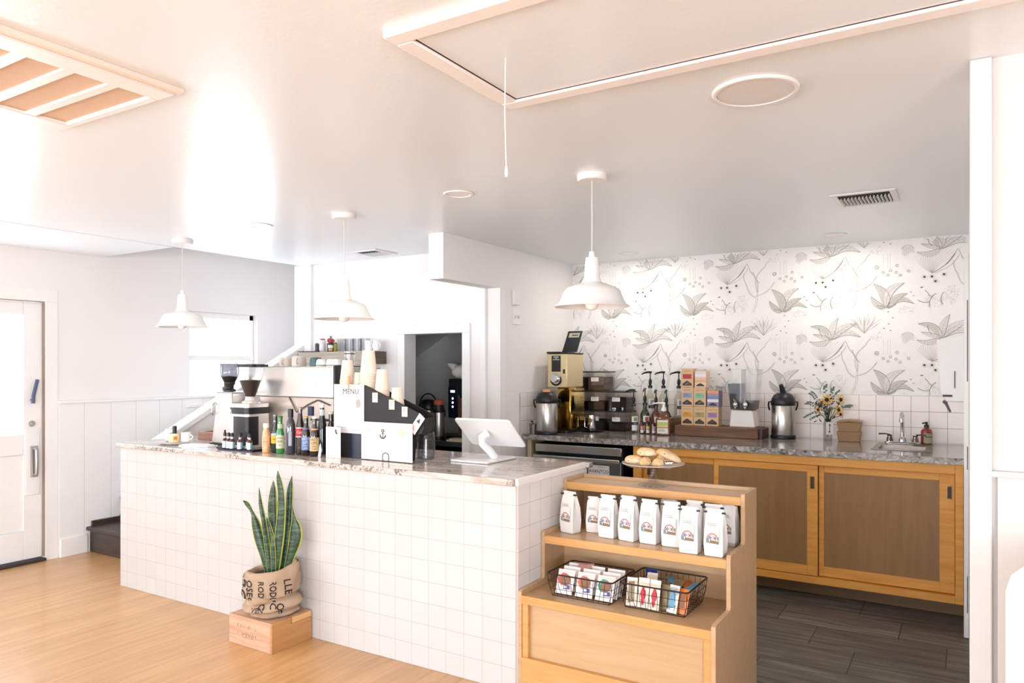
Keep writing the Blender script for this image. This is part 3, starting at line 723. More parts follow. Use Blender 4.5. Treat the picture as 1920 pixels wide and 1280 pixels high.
# ---- small bitters bottles on a navy tray ---------------------------------
tr = thing('small_tray', 'small navy tray holding little dropper bottles', 'tray', (-3.705, 2.918, CH))
G().prism([(-.16, .015), (-.135, 0), (.135, 0), (.16, .015), (.155, .015), (.13, .004), (-.13, .004), (-.155, .015)], -.048, .048, 'y').build('tray_body', pm('navy_tray', '2b2f4a', .5), tr, rotz=math.radians(4))
teal = pm('teal_label', '86b3b6', .6)
def dropper(x, y, label, first=None, tall=False):
    if first: return dup(first, (x, y, CH + .0045), label)
    t = thing('dropper_bottle', label, 'bottle', (x, y, CH + .0045), group='little bitters bottles on the navy tray')
    G().lathe([(.014, 0), (.0155, .003), (.0155, .05), (.012, .058), (.007, .064), (.001, .064)], 20).build('bottle_body', dark('amber_small', '4a1f16'), t)
    g = G(); band(g, .0155, CA - 1.5, CA + .3, .006, .046, 0); band(g, .0155, CA + .3, CA + 1.4, .006, .046, 1); g.build('label', [M_white, teal], t)
    G().lathe([(.0075, .062), (.0075, .078), (.001, .078)], 16).build('neck_band', pm('pinkish_neck', 'd9c7c6', .5), t)
    G().lathe([(.0095, .076), (.0095, .094), (.006, .098), (.001, .1)], 16).build('cap', M_black, t)
    return t
D0 = dropper(-3.832, 2.905, 'dropper bottle with the tallest cap at the left end of the navy tray')
G().lathe([(.006, .096), (.006, .112), (.001, .113)], 12).build('dropper_bulb', M_black, D0)
D1 = dropper(-3.79, 2.90, 'second little dropper bottle on the navy tray')
dropper(-3.752, 2.895, 'little dropper bottle in the middle of the front row', D1)
dropper(-3.728, 2.937, 'little dropper bottle behind the middle of the navy tray', D1)
dropper(-3.688, 2.90, 'little dropper bottle second from the right on the navy tray', D1)
dropper(-3.66, 2.940, 'little dropper bottle at the back right of the navy tray', D1)
dropper(-3.615, 2.912, 'little dropper bottle at the right end of the navy tray', D1)

# ---- crockery at the far left end ------------------------------------------
pl = thing('oval_plate', 'shallow white oval plate under the mugs, at the left end of the counter', 'plate', (-4.36, 2.92, CH))
g = G(); g.lathe([(.05, 0), (.085, .004), (.105, .016), (.108, .018), (.104, .018), (.08, .007), (.001, .006)], 36, sx=1.15, sy=.8); g.build('plate_body', pm('stoneware_white', 'ece7e2', .3), pl, rotz=math.radians(20))
def mug(x, y, z, label, m, r=.034, h=.06, ang=math.pi, group=None, up=1, name='mug', cat='mug'):
    t = thing(name, label, cat, (x, y, z), group=group)
    if up: G().lathe([(r*.8, 0), (r, .006), (r, h), (r - .003, h), (r - .003, .008), (.001, .008)], 28).build('mug_body', m, t)
    else: G().lathe([(r, 0), (r, h*.6), (r*.9, h*.9), (r*.7, h), (.001, h)], 28).build('mug_body', m, t)
    ca, sa = math.cos(ang), math.sin(ang)
    pts = [((r + .022*math.sin(math.pi*i/8) - .002) * ca, (r + .022*math.sin(math.pi*i/8) - .002) * sa, h*.2 + h*.6*i/8) for i in range(9)]
    G().tube(pts, .0038, 8).build('handle', m, t); return t
wm = pm('white_ceramic', 'f3f0ed', .2); cm = pm('cream_ceramic', 'e9cfa9', .3)
mug(-4.445, 2.955, CH + .0155, 'tall white mug at the back left of the oval plate', wm, .036, .08, 2.0)
m_ = mug(-4.37, 2.93, CH + .0075, 'cream mug with an orange round emblem holding a black stick', cm, .036, .062, math.radians(190))
g = G(); band(g, .036, CA + .05, CA + .75, .018, .046, 0); 
for k in range(6): band(g, .0362, CA + .12 + .1*k, CA + .19 + .1*k, .022 + .003*(k % 3), .038 + .002*(k % 2), 1, 2, .0008)
g.build('emblem', [pm('orange_emblem', 'e0a24e', .6), pm('brown_emblem', 'b06a2c', .6)], m_)
mug(-4.30, 2.965, CH + .0165, 'small white mug at the right of the oval plate', wm, .03, .06, 0.3)
g = G(); g.box(-.012, .012, -.009, .009, 0, .1); tag(g.build('brush_handle', M_black, loc=(-4.368, 2.93, CH + .0165), bevel=.003), 'black upright stick standing in the cream mug', 'brush')
wt = thing('wooden_tray', 'low brown wooden box behind the mugs, beside the silver grinder', 'tray', (-4.36, 3.22, CH))
g = G(); g.box(-.15, .25, -.02, -.005, 0, .055).box(-.15, .25, .18, .195, 0, .055).box(-.15, -.135, -.005, .18, 0, .055).box(.235, .25, -.005, .18, 0, .055).box(-.135, .235, -.005, .18, 0, .01)
g.build('tray_frame', wood('walnut_tray', '8a5a44', 'b48166', axis=0), wt, bevel=.003)
G().tube([(.0, -.012, .056), (.0, -.012, .065), (.03, -.012, .065), (.03, -.012, .056)], .003, 6).build('handle', pm('brown_wire', '6a4434', .5), wt)
glare_slab = thing('glare_patch', 'flat white patch standing in for glare on the granite before the silver grinder', 'glare', (-4.12, 2.93, CH))  # white slab added to imitate window glare on the granite
g = G(); g.rbox(-.13, .12, -.05, .05, .0005, .007, .02).rbox(-.11, .10, -.045, .04, .0072, .012, .02); g.build('glare_body', pm('glare_white', 'f4f2f0', .9, bump=.4), glare_slab, rotz=math.radians(8))
# ---- espresso grinders -----------------------------------------------------
smoke = glass('smoky_hopper', (.42, .42, .46), .6); beans = pm('coffee_beans', '2c1d18', .5, var=.3, scale=120, bump=.6)
gr = thing('coffee_grinder', 'tall silver coffee grinder with a small smoky hopper, left of the black one', 'grinder', (-4.03, 3.12, CH))
sil = pm('satin_silver', 'd5d1cd', .3, .75)
g = G(); g.prism([(-.115, 0), (.085, 0), (.085, .34), (-.072, .34), (-.078, .2)], -.085, .085, 'y'); g.build('body', sil, gr, bevel=.012)
g = G(); g.rbox(-.12, .10, -.1, .1, .0005, .016, .02); g.build('foot', M_black, gr)
g = G(); g.tube([(-.09, -.088, .19), (-.075, -.105, .21), (-.07, -.105, .25), (-.072, -.088, .27)], .005, 8); g.build('lever', M_steel, gr)
g = G(); g.lathe([(.04, .34), (.04, .35), (.026, .36), (.028, .38), (.035, .39), (.035, .40)], 24, c=(-.04, 0, 0)); g.box(-.085, -.04, -.02, .02, .345, .37); g.box(-.068, -.063, -.02, -.015, .37, .40); g.build('collar', M_black, gr)
g = G(); g.lathe([(.033, .395), (.055, .44), (.057, .455), (.057, .515), (.054, .52), (.001, .52)], 28, c=(-.04, 0, 0)); g.build('hopper', smoke, gr)
g = G(); g.lathe([(.031, .397), (.05, .435), (.001, .442)], 24, c=(-.04, 0, 0)); g.build('beans', beans, gr)
gr = thing('coffee_grinder', 'black and steel coffee grinder with a large clear hopper of beans', 'grinder', (-3.80, 3.065, CH))
g = G(); g.rbox(-.095, .085, -.09, .09, 0.0005, .275, .03, 0); g.build('body', pm('pearl_steel', 'dcd8d3', .3, .5), gr, bevel=.004)
g = G(); g.rbox(-.055, .091, -.0935, .0, .02, .195, .02, 0).rbox(-.0965, .0865, -.0915, .0915, .21, .25, .03, 0); g.build('front_panel', M_black, gr)
g = G(); g.add([(-.078, 0, .222), (-.058, 0, .222), (-.068, 0, .242)], [(0, 1, 2)], 0); g.box(-.08, -.056, -.0004, .0004, .214, .217); g.T = Matrix(); o = g.build('emblem', M_paper, gr, smooth=0); o.location = (0, -.0925, 0); lab(o, 'white triangle mark')
g = G(); g.lathe([(.05, .275), (.05, .285), (.035, .29), (.03, .30), (.03, .315)], 24); g.build('collar', pm('cream_collar', 'e8dfd2', .4), gr)
g = G(); g.lathe([(.031, .31), (.083, .455), (.085, .50), (.001, .5)], 32); g.build('hopper', glass('clear_hopper', (.9, .88, .87), .4), gr)
g = G(); g.lathe([(.028, .312), (.063, .415), (.001, .42)], 28); g.build('beans', beans, gr)
g = G(); g.lathe([(.088, .498), (.09, .502), (.09, .512), (.084, .516), (.001, .517)], 32); g.box(.05, .13, -.03, .03, .5, .513); g.build('hopper_lid', M_black, gr)
# ---- espresso machine --------------------------------------------------------
em = thing('espresso_machine', 'large stainless espresso machine with a blank steel back facing the room', 'espresso machine', (-3.53, 3.325, CH))
ps = pm('polished_sheet', 'dad8d4', .22, .7, var=.03)
g = G(); g.rbox(-.405, .345, -.165, -.145, .315, .498, .004); g.build('back_panel', ps, em, bevel=.004)
g = G(); g.prism([(-.335, .315), (.325, .315), (.315, .05), (-.255, .05)], -.14, .16, 'y'); g.build('lower_body', pm('warm_steel', 'cdbfb4', .3, .55), em, bevel=.006)
g = G(); g.box(-.405, .345, -.1445, .2, .316, .49); g.build('boiler_housing', sil, em, bevel=.006)
g = G(); g.box(-.41, .346, -.15, .205, .4905, .502); g.build('cup_tray', M_steel, em, bevel=.002)
g = G(); g.box(.347, .362, -.165, .2, .18, .506).box(.347, .362, -.165, .2, .06, .19).box(.15, .362, -.16, -.148, .175, .187); g.build('side_frame', M_black, em, bevel=.003)
g = G(); g.box(.363, .40, -.11, .19, .33, .5); g.build('side_panel', M_steel, em, bevel=.006)
for sx_ in (-.27, .3):
    G().lathe([(.025, 0.0005), (.025, .03), (.018, .05)], 16, c=(sx_, -.1, 0)).build('foot', M_black, em)
g = G(); g.tube([(-.05, -.145, .31), (.02, -.15, .22), (.12, -.15, .27), (.2, -.15, .3), (.3, -.146, .27)], .004, 6); g.build('cable', pm('grey_cable', '5e5a5c', .6), em)
g = G(); g.rbox(.10, .20, -.1665, -.165, .375, .415, .003); g.build('sticker', M_paper, em)
# ---- cups and rags on top of the machine
TOPZ = CH + .5025
bc = pm('beige_ceramic', 'c9bfb4', .5)
Bm = mug(-3.70, 3.26, TOPZ, 'upturned beige mug at the left on top of the espresso machine', bc, .042, .055, -1.2, up=0, group='mugs upside down on the espresso machine')
mug(-3.57, 3.25, TOPZ, 'upturned beige mug with its handle towards the room', bc, .045, .066, -1.0, up=0, group='mugs upside down on the espresso machine')
mug(-3.44, 3.27, TOPZ, 'upturned dark teal mug on the espresso machine', pm('teal_ceramic', '3f5c5f', .35), .04, .055, -.8, up=0, group='mugs upside down on the espresso machine')
for k, (x, y, w) in enumerate(((-3.365, 3.24, 'nearest the teal mug'), (-3.30, 3.26, 'second from the teal mug'), (-3.235, 3.24, 'at the right corner'))):
    t = thing('white_cup', 'small upturned white cup on the espresso machine, ' + w, 'cup', (x, y, TOPZ), group='white espresso cups')
    G().lathe([(.032, 0), (.031, .02), (.026, .04), (.018, .045), (.001, .045)], 24).build('cup_body', wm, t)
    G().shell([(.0325, .004), (.0325, .008)], 24).build('cup_band', M_ink, t)
t = thing('drinking_glass', 'clear patterned glass standing above the white cups on the machine', 'glass', (-3.215, 3.33, TOPZ))
G().shell([(.028, .002), (.032, .09), (.030, .09), (.026, .004)], 24).build('glass_body', glass('tumbler_glass', (.93, .93, .93), .5), t)
G().shell([(.0325, .075), (.0327, .08)], 24).build('rim_print', M_ink, t)
# ---- cup organiser with menus -------------------------------------------------
og = thing('cup_organiser', 'black cup organiser with a top edge sloping down to the right', 'organiser', (-2.78, 3.08, CH))
bk = pm('matte_black_board', '19181a', .6)
poly = [(-.235, 0), (.27, 0), (.28, .13), (.39, .155), (.405, .18), (.40, .25), (.0, .40), (-.235, .40)]
g = G(); g.prism(poly, -.085, -.075, 'y').prism(poly, .005, .012, 'y'); g.box(-.235, -.228, -.0745, .0045, 0, .40).box(-.228, .27, -.0745, .0045, .0005, .01).prism([(.27, .01), (.278, .132), (.388, .157), (.403, .182), (.398, .235), (.390, .235), (.38, .18), (.26, .14), (.26, .01)], -.0745, .0045, 'y')
g.prism([(-.228, .33), (.0, .33), (.38, .19), (.38, .20), (.0, .34), (-.228, .34)], -.0745, .0045, 'y')
g.build('organiser_body', bk, og, bevel=.0015)
g = G(); g.prism([(-.105, .0), (.0, .0), (.0, .14), (-.105, .14)], -.088, -.0852, 'y'); g.build('lower_panel', pm('blue_black_sheet', '1d2638', .25), og)
def card(g, x0, x1, z0, z1, y, m=0): g.box(x0, x1, y - .0015, y, z0, z1, m)
# lines of small print
def lines(g, x0, x1, z0, z1, y, n, m, seed=1, h=.0012, cols=1):
    r = random.Random(seed)
    for c in range(cols):
        a0 = x0 + (x1 - x0) * c / cols; a1 = x0 + (x1 - x0) * (c + .85) / cols
        for i in range(n):
            z = z1 - (z1 - z0) * i / n; e = a0 + (a1 - a0) * r.uniform(.45, 1)
            g.add([(a0, y, z), (e, y, z), (e, y, z + h), (a0, y, z + h)], [(0, 1, 2, 3)], m)
lt = pm('faint_print', 'b4aca8', .8)
mn = thing('tall_menu', 'tall white paper menu headed MENU, clipped to the black organiser', 'menu', (-2.895, 2.993, CH + .135))
g = G(); card(g, -.112, .112, 0, .268, 0); g.text('MENU', .04, TR(.015, -.0021, .228) @ RX90, 1, 0, 1.1); lines(g, -.09, .09, .02, .205, -.0021, 18, 2, 4, cols=2)
g.add([(.07 + .018*math.cos(6.28*i/16), -.0019, .165 + .025*math.sin(6.28*i/16)) for i in range(16)], [tuple(range(16))], 2)
g.build('paper', [M_paper, M_ink, lt], mn)
ck = G(); ck.box(-.004, .004, -.008, .002, .245, .315); ck.box(-.004, .004, .0022, .010, .268, .315); ck.build('clothes_peg', wood('peg_wood', 'd9a077', 'eec09a', axis=2), mn, bevel=.001)
hm = thing('landscape_menu', 'wide cream menu card with a black anchor, on the front of the counter', 'menu', (-2.61, 2.975, CH))
g = G(); card(g, -.175, .178, .004, .205, 0); lines(g, -.15, -.03, .03, .19, -.0021, 14, 2, 7, cols=1); lines(g, -.02, .165, .03, .19, -.0021, 15, 2, 9, cols=2)
for (a, b, c, d) in ((-.13, .188, -.1, .190), (-.13, .158, -.10, .160), (-.12, .058, -.11, .060)): g.add([(a, -.0023, b), (c, -.0023, b), (c, -.0023, d), (a, -.0023, d)], [(0, 1, 2, 3)], 3)
# anchor
ax_, az_ = -.022, .135
g.tube([(ax_ + .009*math.cos(a/8*6.283), -.002, az_ + .026 + .006*math.sin(a/8*6.283)) for a in range(8)], .0025, 5, 1, closed=True)
g.tube([(ax_, -.002, az_ + .02), (ax_, -.002, az_ - .012)], .0022, 5, 1); g.tube([(ax_ - .01, -.002, az_ + .012), (ax_ + .01, -.002, az_ + .012)], .0015, 5, 1)
g.tube([(ax_ + .02*math.sin(a), -.002, az_ + .008 - .022*math.cos(a)) for a in [-1.35 + 2.7*i/10 for i in range(11)]], [.004] + [.0032]*9 + [.004], 6, 1)
g.add([(.105 + .024*math.cos(6.283*i/24), -.0024, .155 + .021*math.sin(6.283*i/24)) for i in range(24)], [tuple(range(24))], 4)
g.build('card', [pm('cream_card', 'ebe2db', .7), M_ink, pm('faint_tan_print', 'd6c6ba', .8), pm('tan_heading', 'a8988a', .8), pm('stamp_tan', 'd8ccb6', .7)], hm)
g = G(); g.tube([(-.018, -.006, .0015), (-.023, -.006, .022), (-.017, -.006, .04), (0, -.006, .047), (.017, -.006, .04), (.023, -.006, .022), (.018, -.006, .0015)], .0018, 6); g.tube([(-.018, -.006, .0018), (-.018, .02, .0018)], .0016, 6); g.tube([(.018, -.006, .0018), (.018, .02, .0018)], .0016, 6)
g.build('wire_holder', pm('dark_wire', '4a3a34', .4, .5), hm)
sc_ = thing('small_list', 'small white price list pinned with a metal clip, left of the dark organiser base', 'paper', (-2.96, 2.94, CH))
g = G(); card(g, -.055, .055, .0005, .17, 0); lines(g, -.045, .045, .02, .16, -.0021, 11, 1, 12); g.build('paper', [M_paper, lt], sc_)
g = G(); g.tube([(.018, -.004, .155), (.024, -.007, .15), (.026, -.007, .14), (.032, -.004, .132)], .0035, 7); g.build('clip', pm('clip_metal', '6b6660', .3, .8), sc_)
bd = thing('black_backboard', 'black board leaning behind the brown soda bottles', 'board', (-3.06, 3.11, CH))
G().prism([(-.05, 0), (.045, 0), (.045, .16), (-.05, .16)], 0, .012, 'y').build('board', bk, bd)
g = G(); g.prism([(-.014, 0), (.006, 0), (.014, .04), (.006, .075), (-.002, .06)], 0, .002, 'y'); tag(g.build('paper_sign', M_paper, loc=(-3.055, 2.93, CH + .0005)), 'pointed white paper sign standing between the tan-labelled bottle and the price list', 'sign')
for k, (x, z, wh) in enumerate(((-2.705, .335, 'left'), (-2.588, .30, 'middle'), (-2.50, .265, 'right'))):
    t = thing('price_tag', 'small cream price tag on the black organiser, %s of the three' % wh, 'tag', (x, 2.994, CH + z), group='price tags on the cup organiser')
    g = G(); card(g, -.019, .019, -.026, .026, 0); lines(g, -.01, .01, -.012, .014, -.0019, 3, 1, k, .003); g.build('card', [pm('cream_tag', 'e6dccb', .7), M_grey], t)
t = thing('postcard', 'tilted white card with a black triangle print at the right tip of the organiser', 'card', (-2.41, 2.985, CH + .205))
g = G(); g.T = Matrix.Rotation(math.radians(38), 4, 'Y'); card(g, -.022, .022, -.055, .055, 0); g.add([(-.012, -.0019, .01), (.012, -.0019, .01), (.0, -.0019, .035)], [(0, 1, 2)], 1); g.add([(-.012, -.0019, -.04), (.012, -.0019, -.04), (.012, -.0019, -.012), (-.012, -.0019, -.012)], [(0, 1, 2, 3)], 2); g.build('card', [M_paper, M_ink, pm('pink_print', 'e6c5c0', .7)], t)
# ---- paper cups, rims down, in tall nested stacks ------------------------------
cupm = pm('paper_cup', 'ecd9c9', .6, var=.02)
cup_g = G(); cup_g.shell([(.041, .0), (.0435, .001), (.0435, .005), (.041, .006), (.0295, .115), (.0275, .117), (.001, .1172)], 28)
cup_o = None
ORD = ('lowest', 'second', 'third', 'fourth', 'fifth', 'sixth', 'seventh', 'eighth', 'ninth', 'tenth', 'eleventh', 'twelfth', 'thirteenth')
def cups(x, y, z0, n, where, sc=1.0):
    global cup_o
    for i in range(n):
        zz = z0 + i * .0088 * sc
        lb = 'topmost paper cup of ' + where if i == n - 1 else '%s paper cup%s in %s' % (ORD[i], '' if i == 0 else ' from below', where)
        if cup_o is None:
            cup_o = cup_g.build('paper_cup', cupm); o = cup_o
        else:
            o = cup_o.copy(); COL.objects.link(o)
        o.location = (x, y, zz); o.scale = (sc, sc, sc); tag(o, lb, 'cup', 'nested paper cups, ' + where)
cups(-2.955, 3.043, CH + .3405, 10, 'the stack left of the clothes peg', 1.0)
cups(-2.872, 3.043, CH + .3405, 8, 'the slim stack between the two tallest', .72)
cups(-2.797, 3.043, CH + .3405, 13, 'the tallest stack, above the MENU corner', 1.12)
cups(-2.700, 3.043, CH + .308, 9, 'the stack above the left price tag', .95)
cups(-2.592, 3.043, CH + .270, 2, 'the shortest stack, near the right price tag', .95)
# ---- glass carafe ---------------------------------------------------------------
cf = thing('glass_carafe', 'clear glass water carafe to the right of the landscape menu', 'carafe', (-2.495, 3.165, CH))
G().lathe([(.045, .0005), (.05, .006), (.05, .13), (.047, .145), (.031, .17), (.033, .20), (.040, .235), (.037, .235), (.030, .20), (.028, .17), (.046, .14), (.047, .008), (.001, .007)], 32).build('carafe_body', glass('carafe_glass', (.93, .93, .94), .55), cf)
G().lathe([(.0465, .009), (.0465, .05), (.001, .0505)], 28).build('water', glass('carafe_water', (.9, .93, .96), .5), cf)
# ---- point of sale tablet --------------------------------------------------------
ts = thing('tablet_stand', 'white point of sale tablet on a tilting stand, its back to the room', 'tablet stand', (-2.2, 3.29, CH))
g = G(); g.rbox(-.125, .118, -.14, .14, .001, .012, .012); g.build('base_plate', pm('satin_white_metal', 'e9e6e4', .25, .1), ts, bevel=.003)
g = G(); g.tube([(.05, .03, .012), (.035, .005, .05), (.012, -.035, .095), (.012, -.04, .125), (.03, -.012, .145)], [.021, .021, .021, .022, .024], 20); g.build('neck', M_white, ts)
g = G(); g.T = TR(.037, 0, .145) @ Matrix.Rotation(math.radians(1.5), 4, 'Z') @ Matrix.Rotation(math.radians(140), 4, 'X')
pts = []
for cx, cy, a0 in ((.152, .098, 0), (-.152, .098, 90), (-.152, -.098, 180), (.152, -.098, 270)):
    for i in range(6):
        q = math.radians(a0 + 18 * i); pts.append((cx + .02*math.cos(q), cy + .02*math.sin(q)))
g.prism(pts, -.012, 0, 'z'); g.build('tablet_case', M_white, ts, bevel=.004)
g = G(); g.T = TR(.037, 0, .145) @ Matrix.Rotation(math.radians(1.5), 4, 'Z') @ Matrix.Rotation(math.radians(140), 4, 'X'); g.box(-.15, .15, -.1, .1, -.0135, -.0125); g.build('screen', dark('screen_glass', '1a1c20'), ts)
# ================================================================ WALL SHELF AND CLOSET
wsf = thing('wall_shelf', 'thick wooden wall shelf with a dark end grain, behind the espresso machine', 'shelf', (-4.4, 4.50, 1.46))
g = W_(-4.4, 4.5, 1.46); g.box(-4.79, -3.975, 4.36, 4.528, 1.465, 1.568); g.build('shelf_beam', wood('pale_shelf_wood', 'a89a8c', 'd2c7ba', axis=0, rough=.6), wsf, bevel=.003)
g = W_(-4.4, 4.5, 1.46); g.box(-3.9748, -3.970, 4.362, 4.526, 1.467, 1.566); g.build('end_grain', wood('dark_end_grain', '4f423a', '7d6b5e', axis=1, rough=.7, scale=2), wsf)
g = W_(-4.4, 4.5, 1.46); g.box(-4.79, -4.55, 4.34, 4.37, 1.5682, 1.574); g.build('shelf_lip', M_black, wsf)
SZ = 1.5684
def jar(x, label, r, h, m, lid, lidm, y=4.44, cat='jar', extra=None):
    t = thing('jar', label, cat, (x, y, SZ), group='jars on the wall shelf')
    G().lathe([(r*.9, .0005), (r, .005), (r, h*.85), (r*.75, h*.93), (.001, h*.93)], 20).build('jar_body', m, t)
    if lid: G().lathe([(r*.82, h*.9), (r*.82, h), (.001, h + .002)], 20).build('lid', lidm, t)
    return t
jar(-4.66, 'narrow dark jar at the left end of the wall shelf', .018, .075, pm('dark_jar', '4b4247', .4), 1, pm('grey_lid', '8a8386', .4))
jar(-4.595, 'clear jar with a red lid on the wall shelf', .026, .11, pm('pinkish_jar', 'e6dcd8', .3), 1, pm('red_lid', 'b2453b', .5))
t = jar(-4.50, 'wide black-labelled jar topped with red fruit on the wall shelf', .036, .078, pm('black_jar', '2e2b29', .4), 0, M_black)
g = G(); band(g, .036, CA - .6, CA + .6, .03, .055, 0); band(g, .0362, CA - .4, CA + .5, .008, .025, 1); g.build('label', [M_paper, pm('gold_label', 'd3ad52', .5)], t)
g = G()
for k in range(7): g.sphere((.018*math.cos(k*.9), .018*math.sin(k*.9), .086 + .006*(k % 3)), .014, 0, 10)
g.build('red_fruit', pm('red_fruit', 'b5374a', .5), t); G().lathe([(.006, .09), (.009, .12), (.011, .128), (.001, .134)], 10).build('stopper', pm('olive_stopper', '8f8a6c', .6), t)
jar(-4.445, 'narrow olive bottle beside the fruit-topped jar', .015, .075, pm('olive_jar', '8d8a3a', .4), 1, M_black)
tg = glass('shelf_glass', (.9, .905, .91), .1)
gl0 = None
for k in range(8):
    x = -4.40 + .043 * k; lb = 'clear tumbler on the wall shelf, %s from the olive bottle' % ('first', 'second', 'third', 'fourth', 'fifth', 'sixth', 'seventh', 'last')[k]
    if gl0 is None:
        gl0 = thing('drinking_glass', lb, 'glass', (x, 4.44, SZ), group='tumblers on the wall shelf')
        G().shell([(.017, .001), (.019, .105), (.0175, .105), (.0155, .006), (.001, .006)], 18).build('glass_body', tg, gl0)
    else: dup(gl0, (x, 4.43 + .02*(k % 2), SZ), lb)
mug(-3.995, 4.44, SZ, 'white mug near the right end of the wall shelf', wm, .03, .085, -.2)
mug(-4.065, 4.43, SZ, 'white mug next to the tumblers on the wall shelf', wm, .03, .085, -.2)
# ---- closet: drip brewer, airpots, bag -------------------------------------
cb = thing('closet_counter', 'black worktop inside the closet doorway', 'worktop', (-3.6, 5.0, 0))
g = G(); g.box(-.46, .5, -.2, .45, .80, .84).box(-.40, -.36, -.16, .4, 0, .80).box(.44, .48, -.16, .4, 0, .8).box(-.3, .42, .3, .42, 0, .8); g.build('worktop', M_black, cb, bevel=.004)
tw = G(); tw.rbox(-.1, .16, -.07, .07, 0, .012, .02).rbox(-.08, .14, -.06, .05, .0125, .022, .02); tag(tw.build('folded_towel', pm('tan_towel', 'c9b79c', .9), loc=(-3.50, 4.89, .8405)), 'folded tan towel on the black worktop in the closet', 'towel')
br = thing('coffee_brewer', 'black drip coffee brewer with three white lights, inside the closet doorway', 'coffee maker', (-3.60, 5.24, .841))
dk = pm('brewer_black', '1e2226', .3)
g = G(); g.box(-.16, .26, .0, .25, 0, .45).box(-.16, .26, -.16, .25, .36, .50).box(-.16, .26, -.2, .0, 0, .025); g.build('housing', dk, br, bevel=.006)
g = G(); g.box(-.155, -.06, -.172, -.1605, .17, .43); g.build('control_panel', pm('panel_navy', '151a2c', .25), br, bevel=.002)
g = G(); g.rbox(-.13, -.085, -.175, -.1725, .385, .405, .001); g.build('display', pm('display_light', 'd8ddff', .4, emit=1.2), br)
for k in range(3): G().cyl((-.108, -.1725, .335 - .035*k), .010, .003, axis='y').build('button', pm('display_light', 'd8ddff', .4, emit=1.2), br)
g = G(); g.box(-.05, .26, -.165, -.1605, .02, .34); g.build('side_panel', pm('copper_reflection', '8e6a55', .3, .6), br)
g = G(); g.cyl((.13, -.1605, .46), .026, .01, axis='y'); g.T = Matrix(); g.build('dial', M_steel, br)
def airpot(x, y, z, label, tint=None, tall=1, handle=True, rz=0, first=None, spout=True):
    if first: return dup(first, (x, y, z), label, rz)
    t = thing('airpot', label, 'thermos', (x, y, z), rz)
    G().lathe([(.082, 0.0005), (.086, .004), (.086, .02), (.08, .025), (.001, .025)], 36).build('base', M_black, t)
    G().lathe([(.079, .025), (.081, .03), (.081, .235), (.078, .24), (.001, .24)], 40).build('steel_body', M_steel, t)
    G().lathe([(.083, .236), (.086, .24), (.086, .262), (.080, .285), (.064, .312), (.042, .325), (.001, .33)], 36).build('top', M_black, t)
    g = G(); g.tube([(-.086, 0, .262), (-.098, .0, .26), (-.1, .015, .235), (-.09, .03, .2)], .006, 8); g.tube([(.086, 0, .262), (.098, .0, .26), (.1, .015, .235), (.09, .03, .2)], .006, 8)
    g.build('carry_handle', M_black, t)
    if spout: g = G(); g.tube([(0, -.06, .285), (0, -.098, .285), (0, -.105, .262)], [.018, .014, .010], 12); g.build('spout', M_black, t)
    return t
A0 = airpot(-3.90, 4.98, .8405, 'airpot with a raised handle inside the closet, left one')
g = G(); g.tube([(.085*math.cos(math.pi*i/12), 0, .29 + .085*math.sin(math.pi*i/12)) for i in range(13)], .006, 8); g.build('bail_handle', M_black, A0)
A1 = airpot(-3.75, 4.93, .8405, 'airpot with an orange top under the brewer lights in the closet')
A1.scale = (.6, .6, .95); G().lathe([(.07, .30), (.075, .33), (.06, .345), (.001, .35)], 20).build('orange_lid', pm('orange_lid', 'c2604a', .5), A1)
bgm = pm('filter_bag', 'd9d3cb', .8, bump=.5, scale=8)
g = G()
for k in range(5): g.sphere((.03*math.sin(k*2), .02*math.cos(k*1.7), .02*math.sin(k*3.1)), .10 - .008*k, 0, 24, sz=.72, sx=1.1)
g.tube([(-.07, -.05, .03), (-.115, -.06, .055), (-.14, -.05, .06)], [.035, .02, .012], 8)
bagf = g.build('filter_bag', bgm, loc=(-3.56, 5.05, 1.405)); tag(bagf, 'crumpled pale bag of coffee filters on top of the brewer in the closet', 'bag')
# ---- thermostat and switch on the side wall --------------------------------
t = thing('thermostat', 'small white thermostat on the wall left of the wallpaper', 'thermostat', (-2.9, 4.76, 1.965))
G().rbox(.0005, .022, -.045, .045, -.055, .055, .002).build('cover', M_white, t, bevel=.008)
t = thing('light_switch', 'white double light switch plate below the thermostat', 'switch', (-2.9, 4.775, 1.82))
G().rbox(.0005, .006, -.058, .058, -.058, .058, .001).build('switch_plate', M_white, t, bevel=.002)
for dy in (-.022, .022): G().box(.0062, .013, dy - .005, dy + .005, -.012, .012).build('toggle', pm('toggle_grey', 'cfcac6', .4), t, bevel=.002)

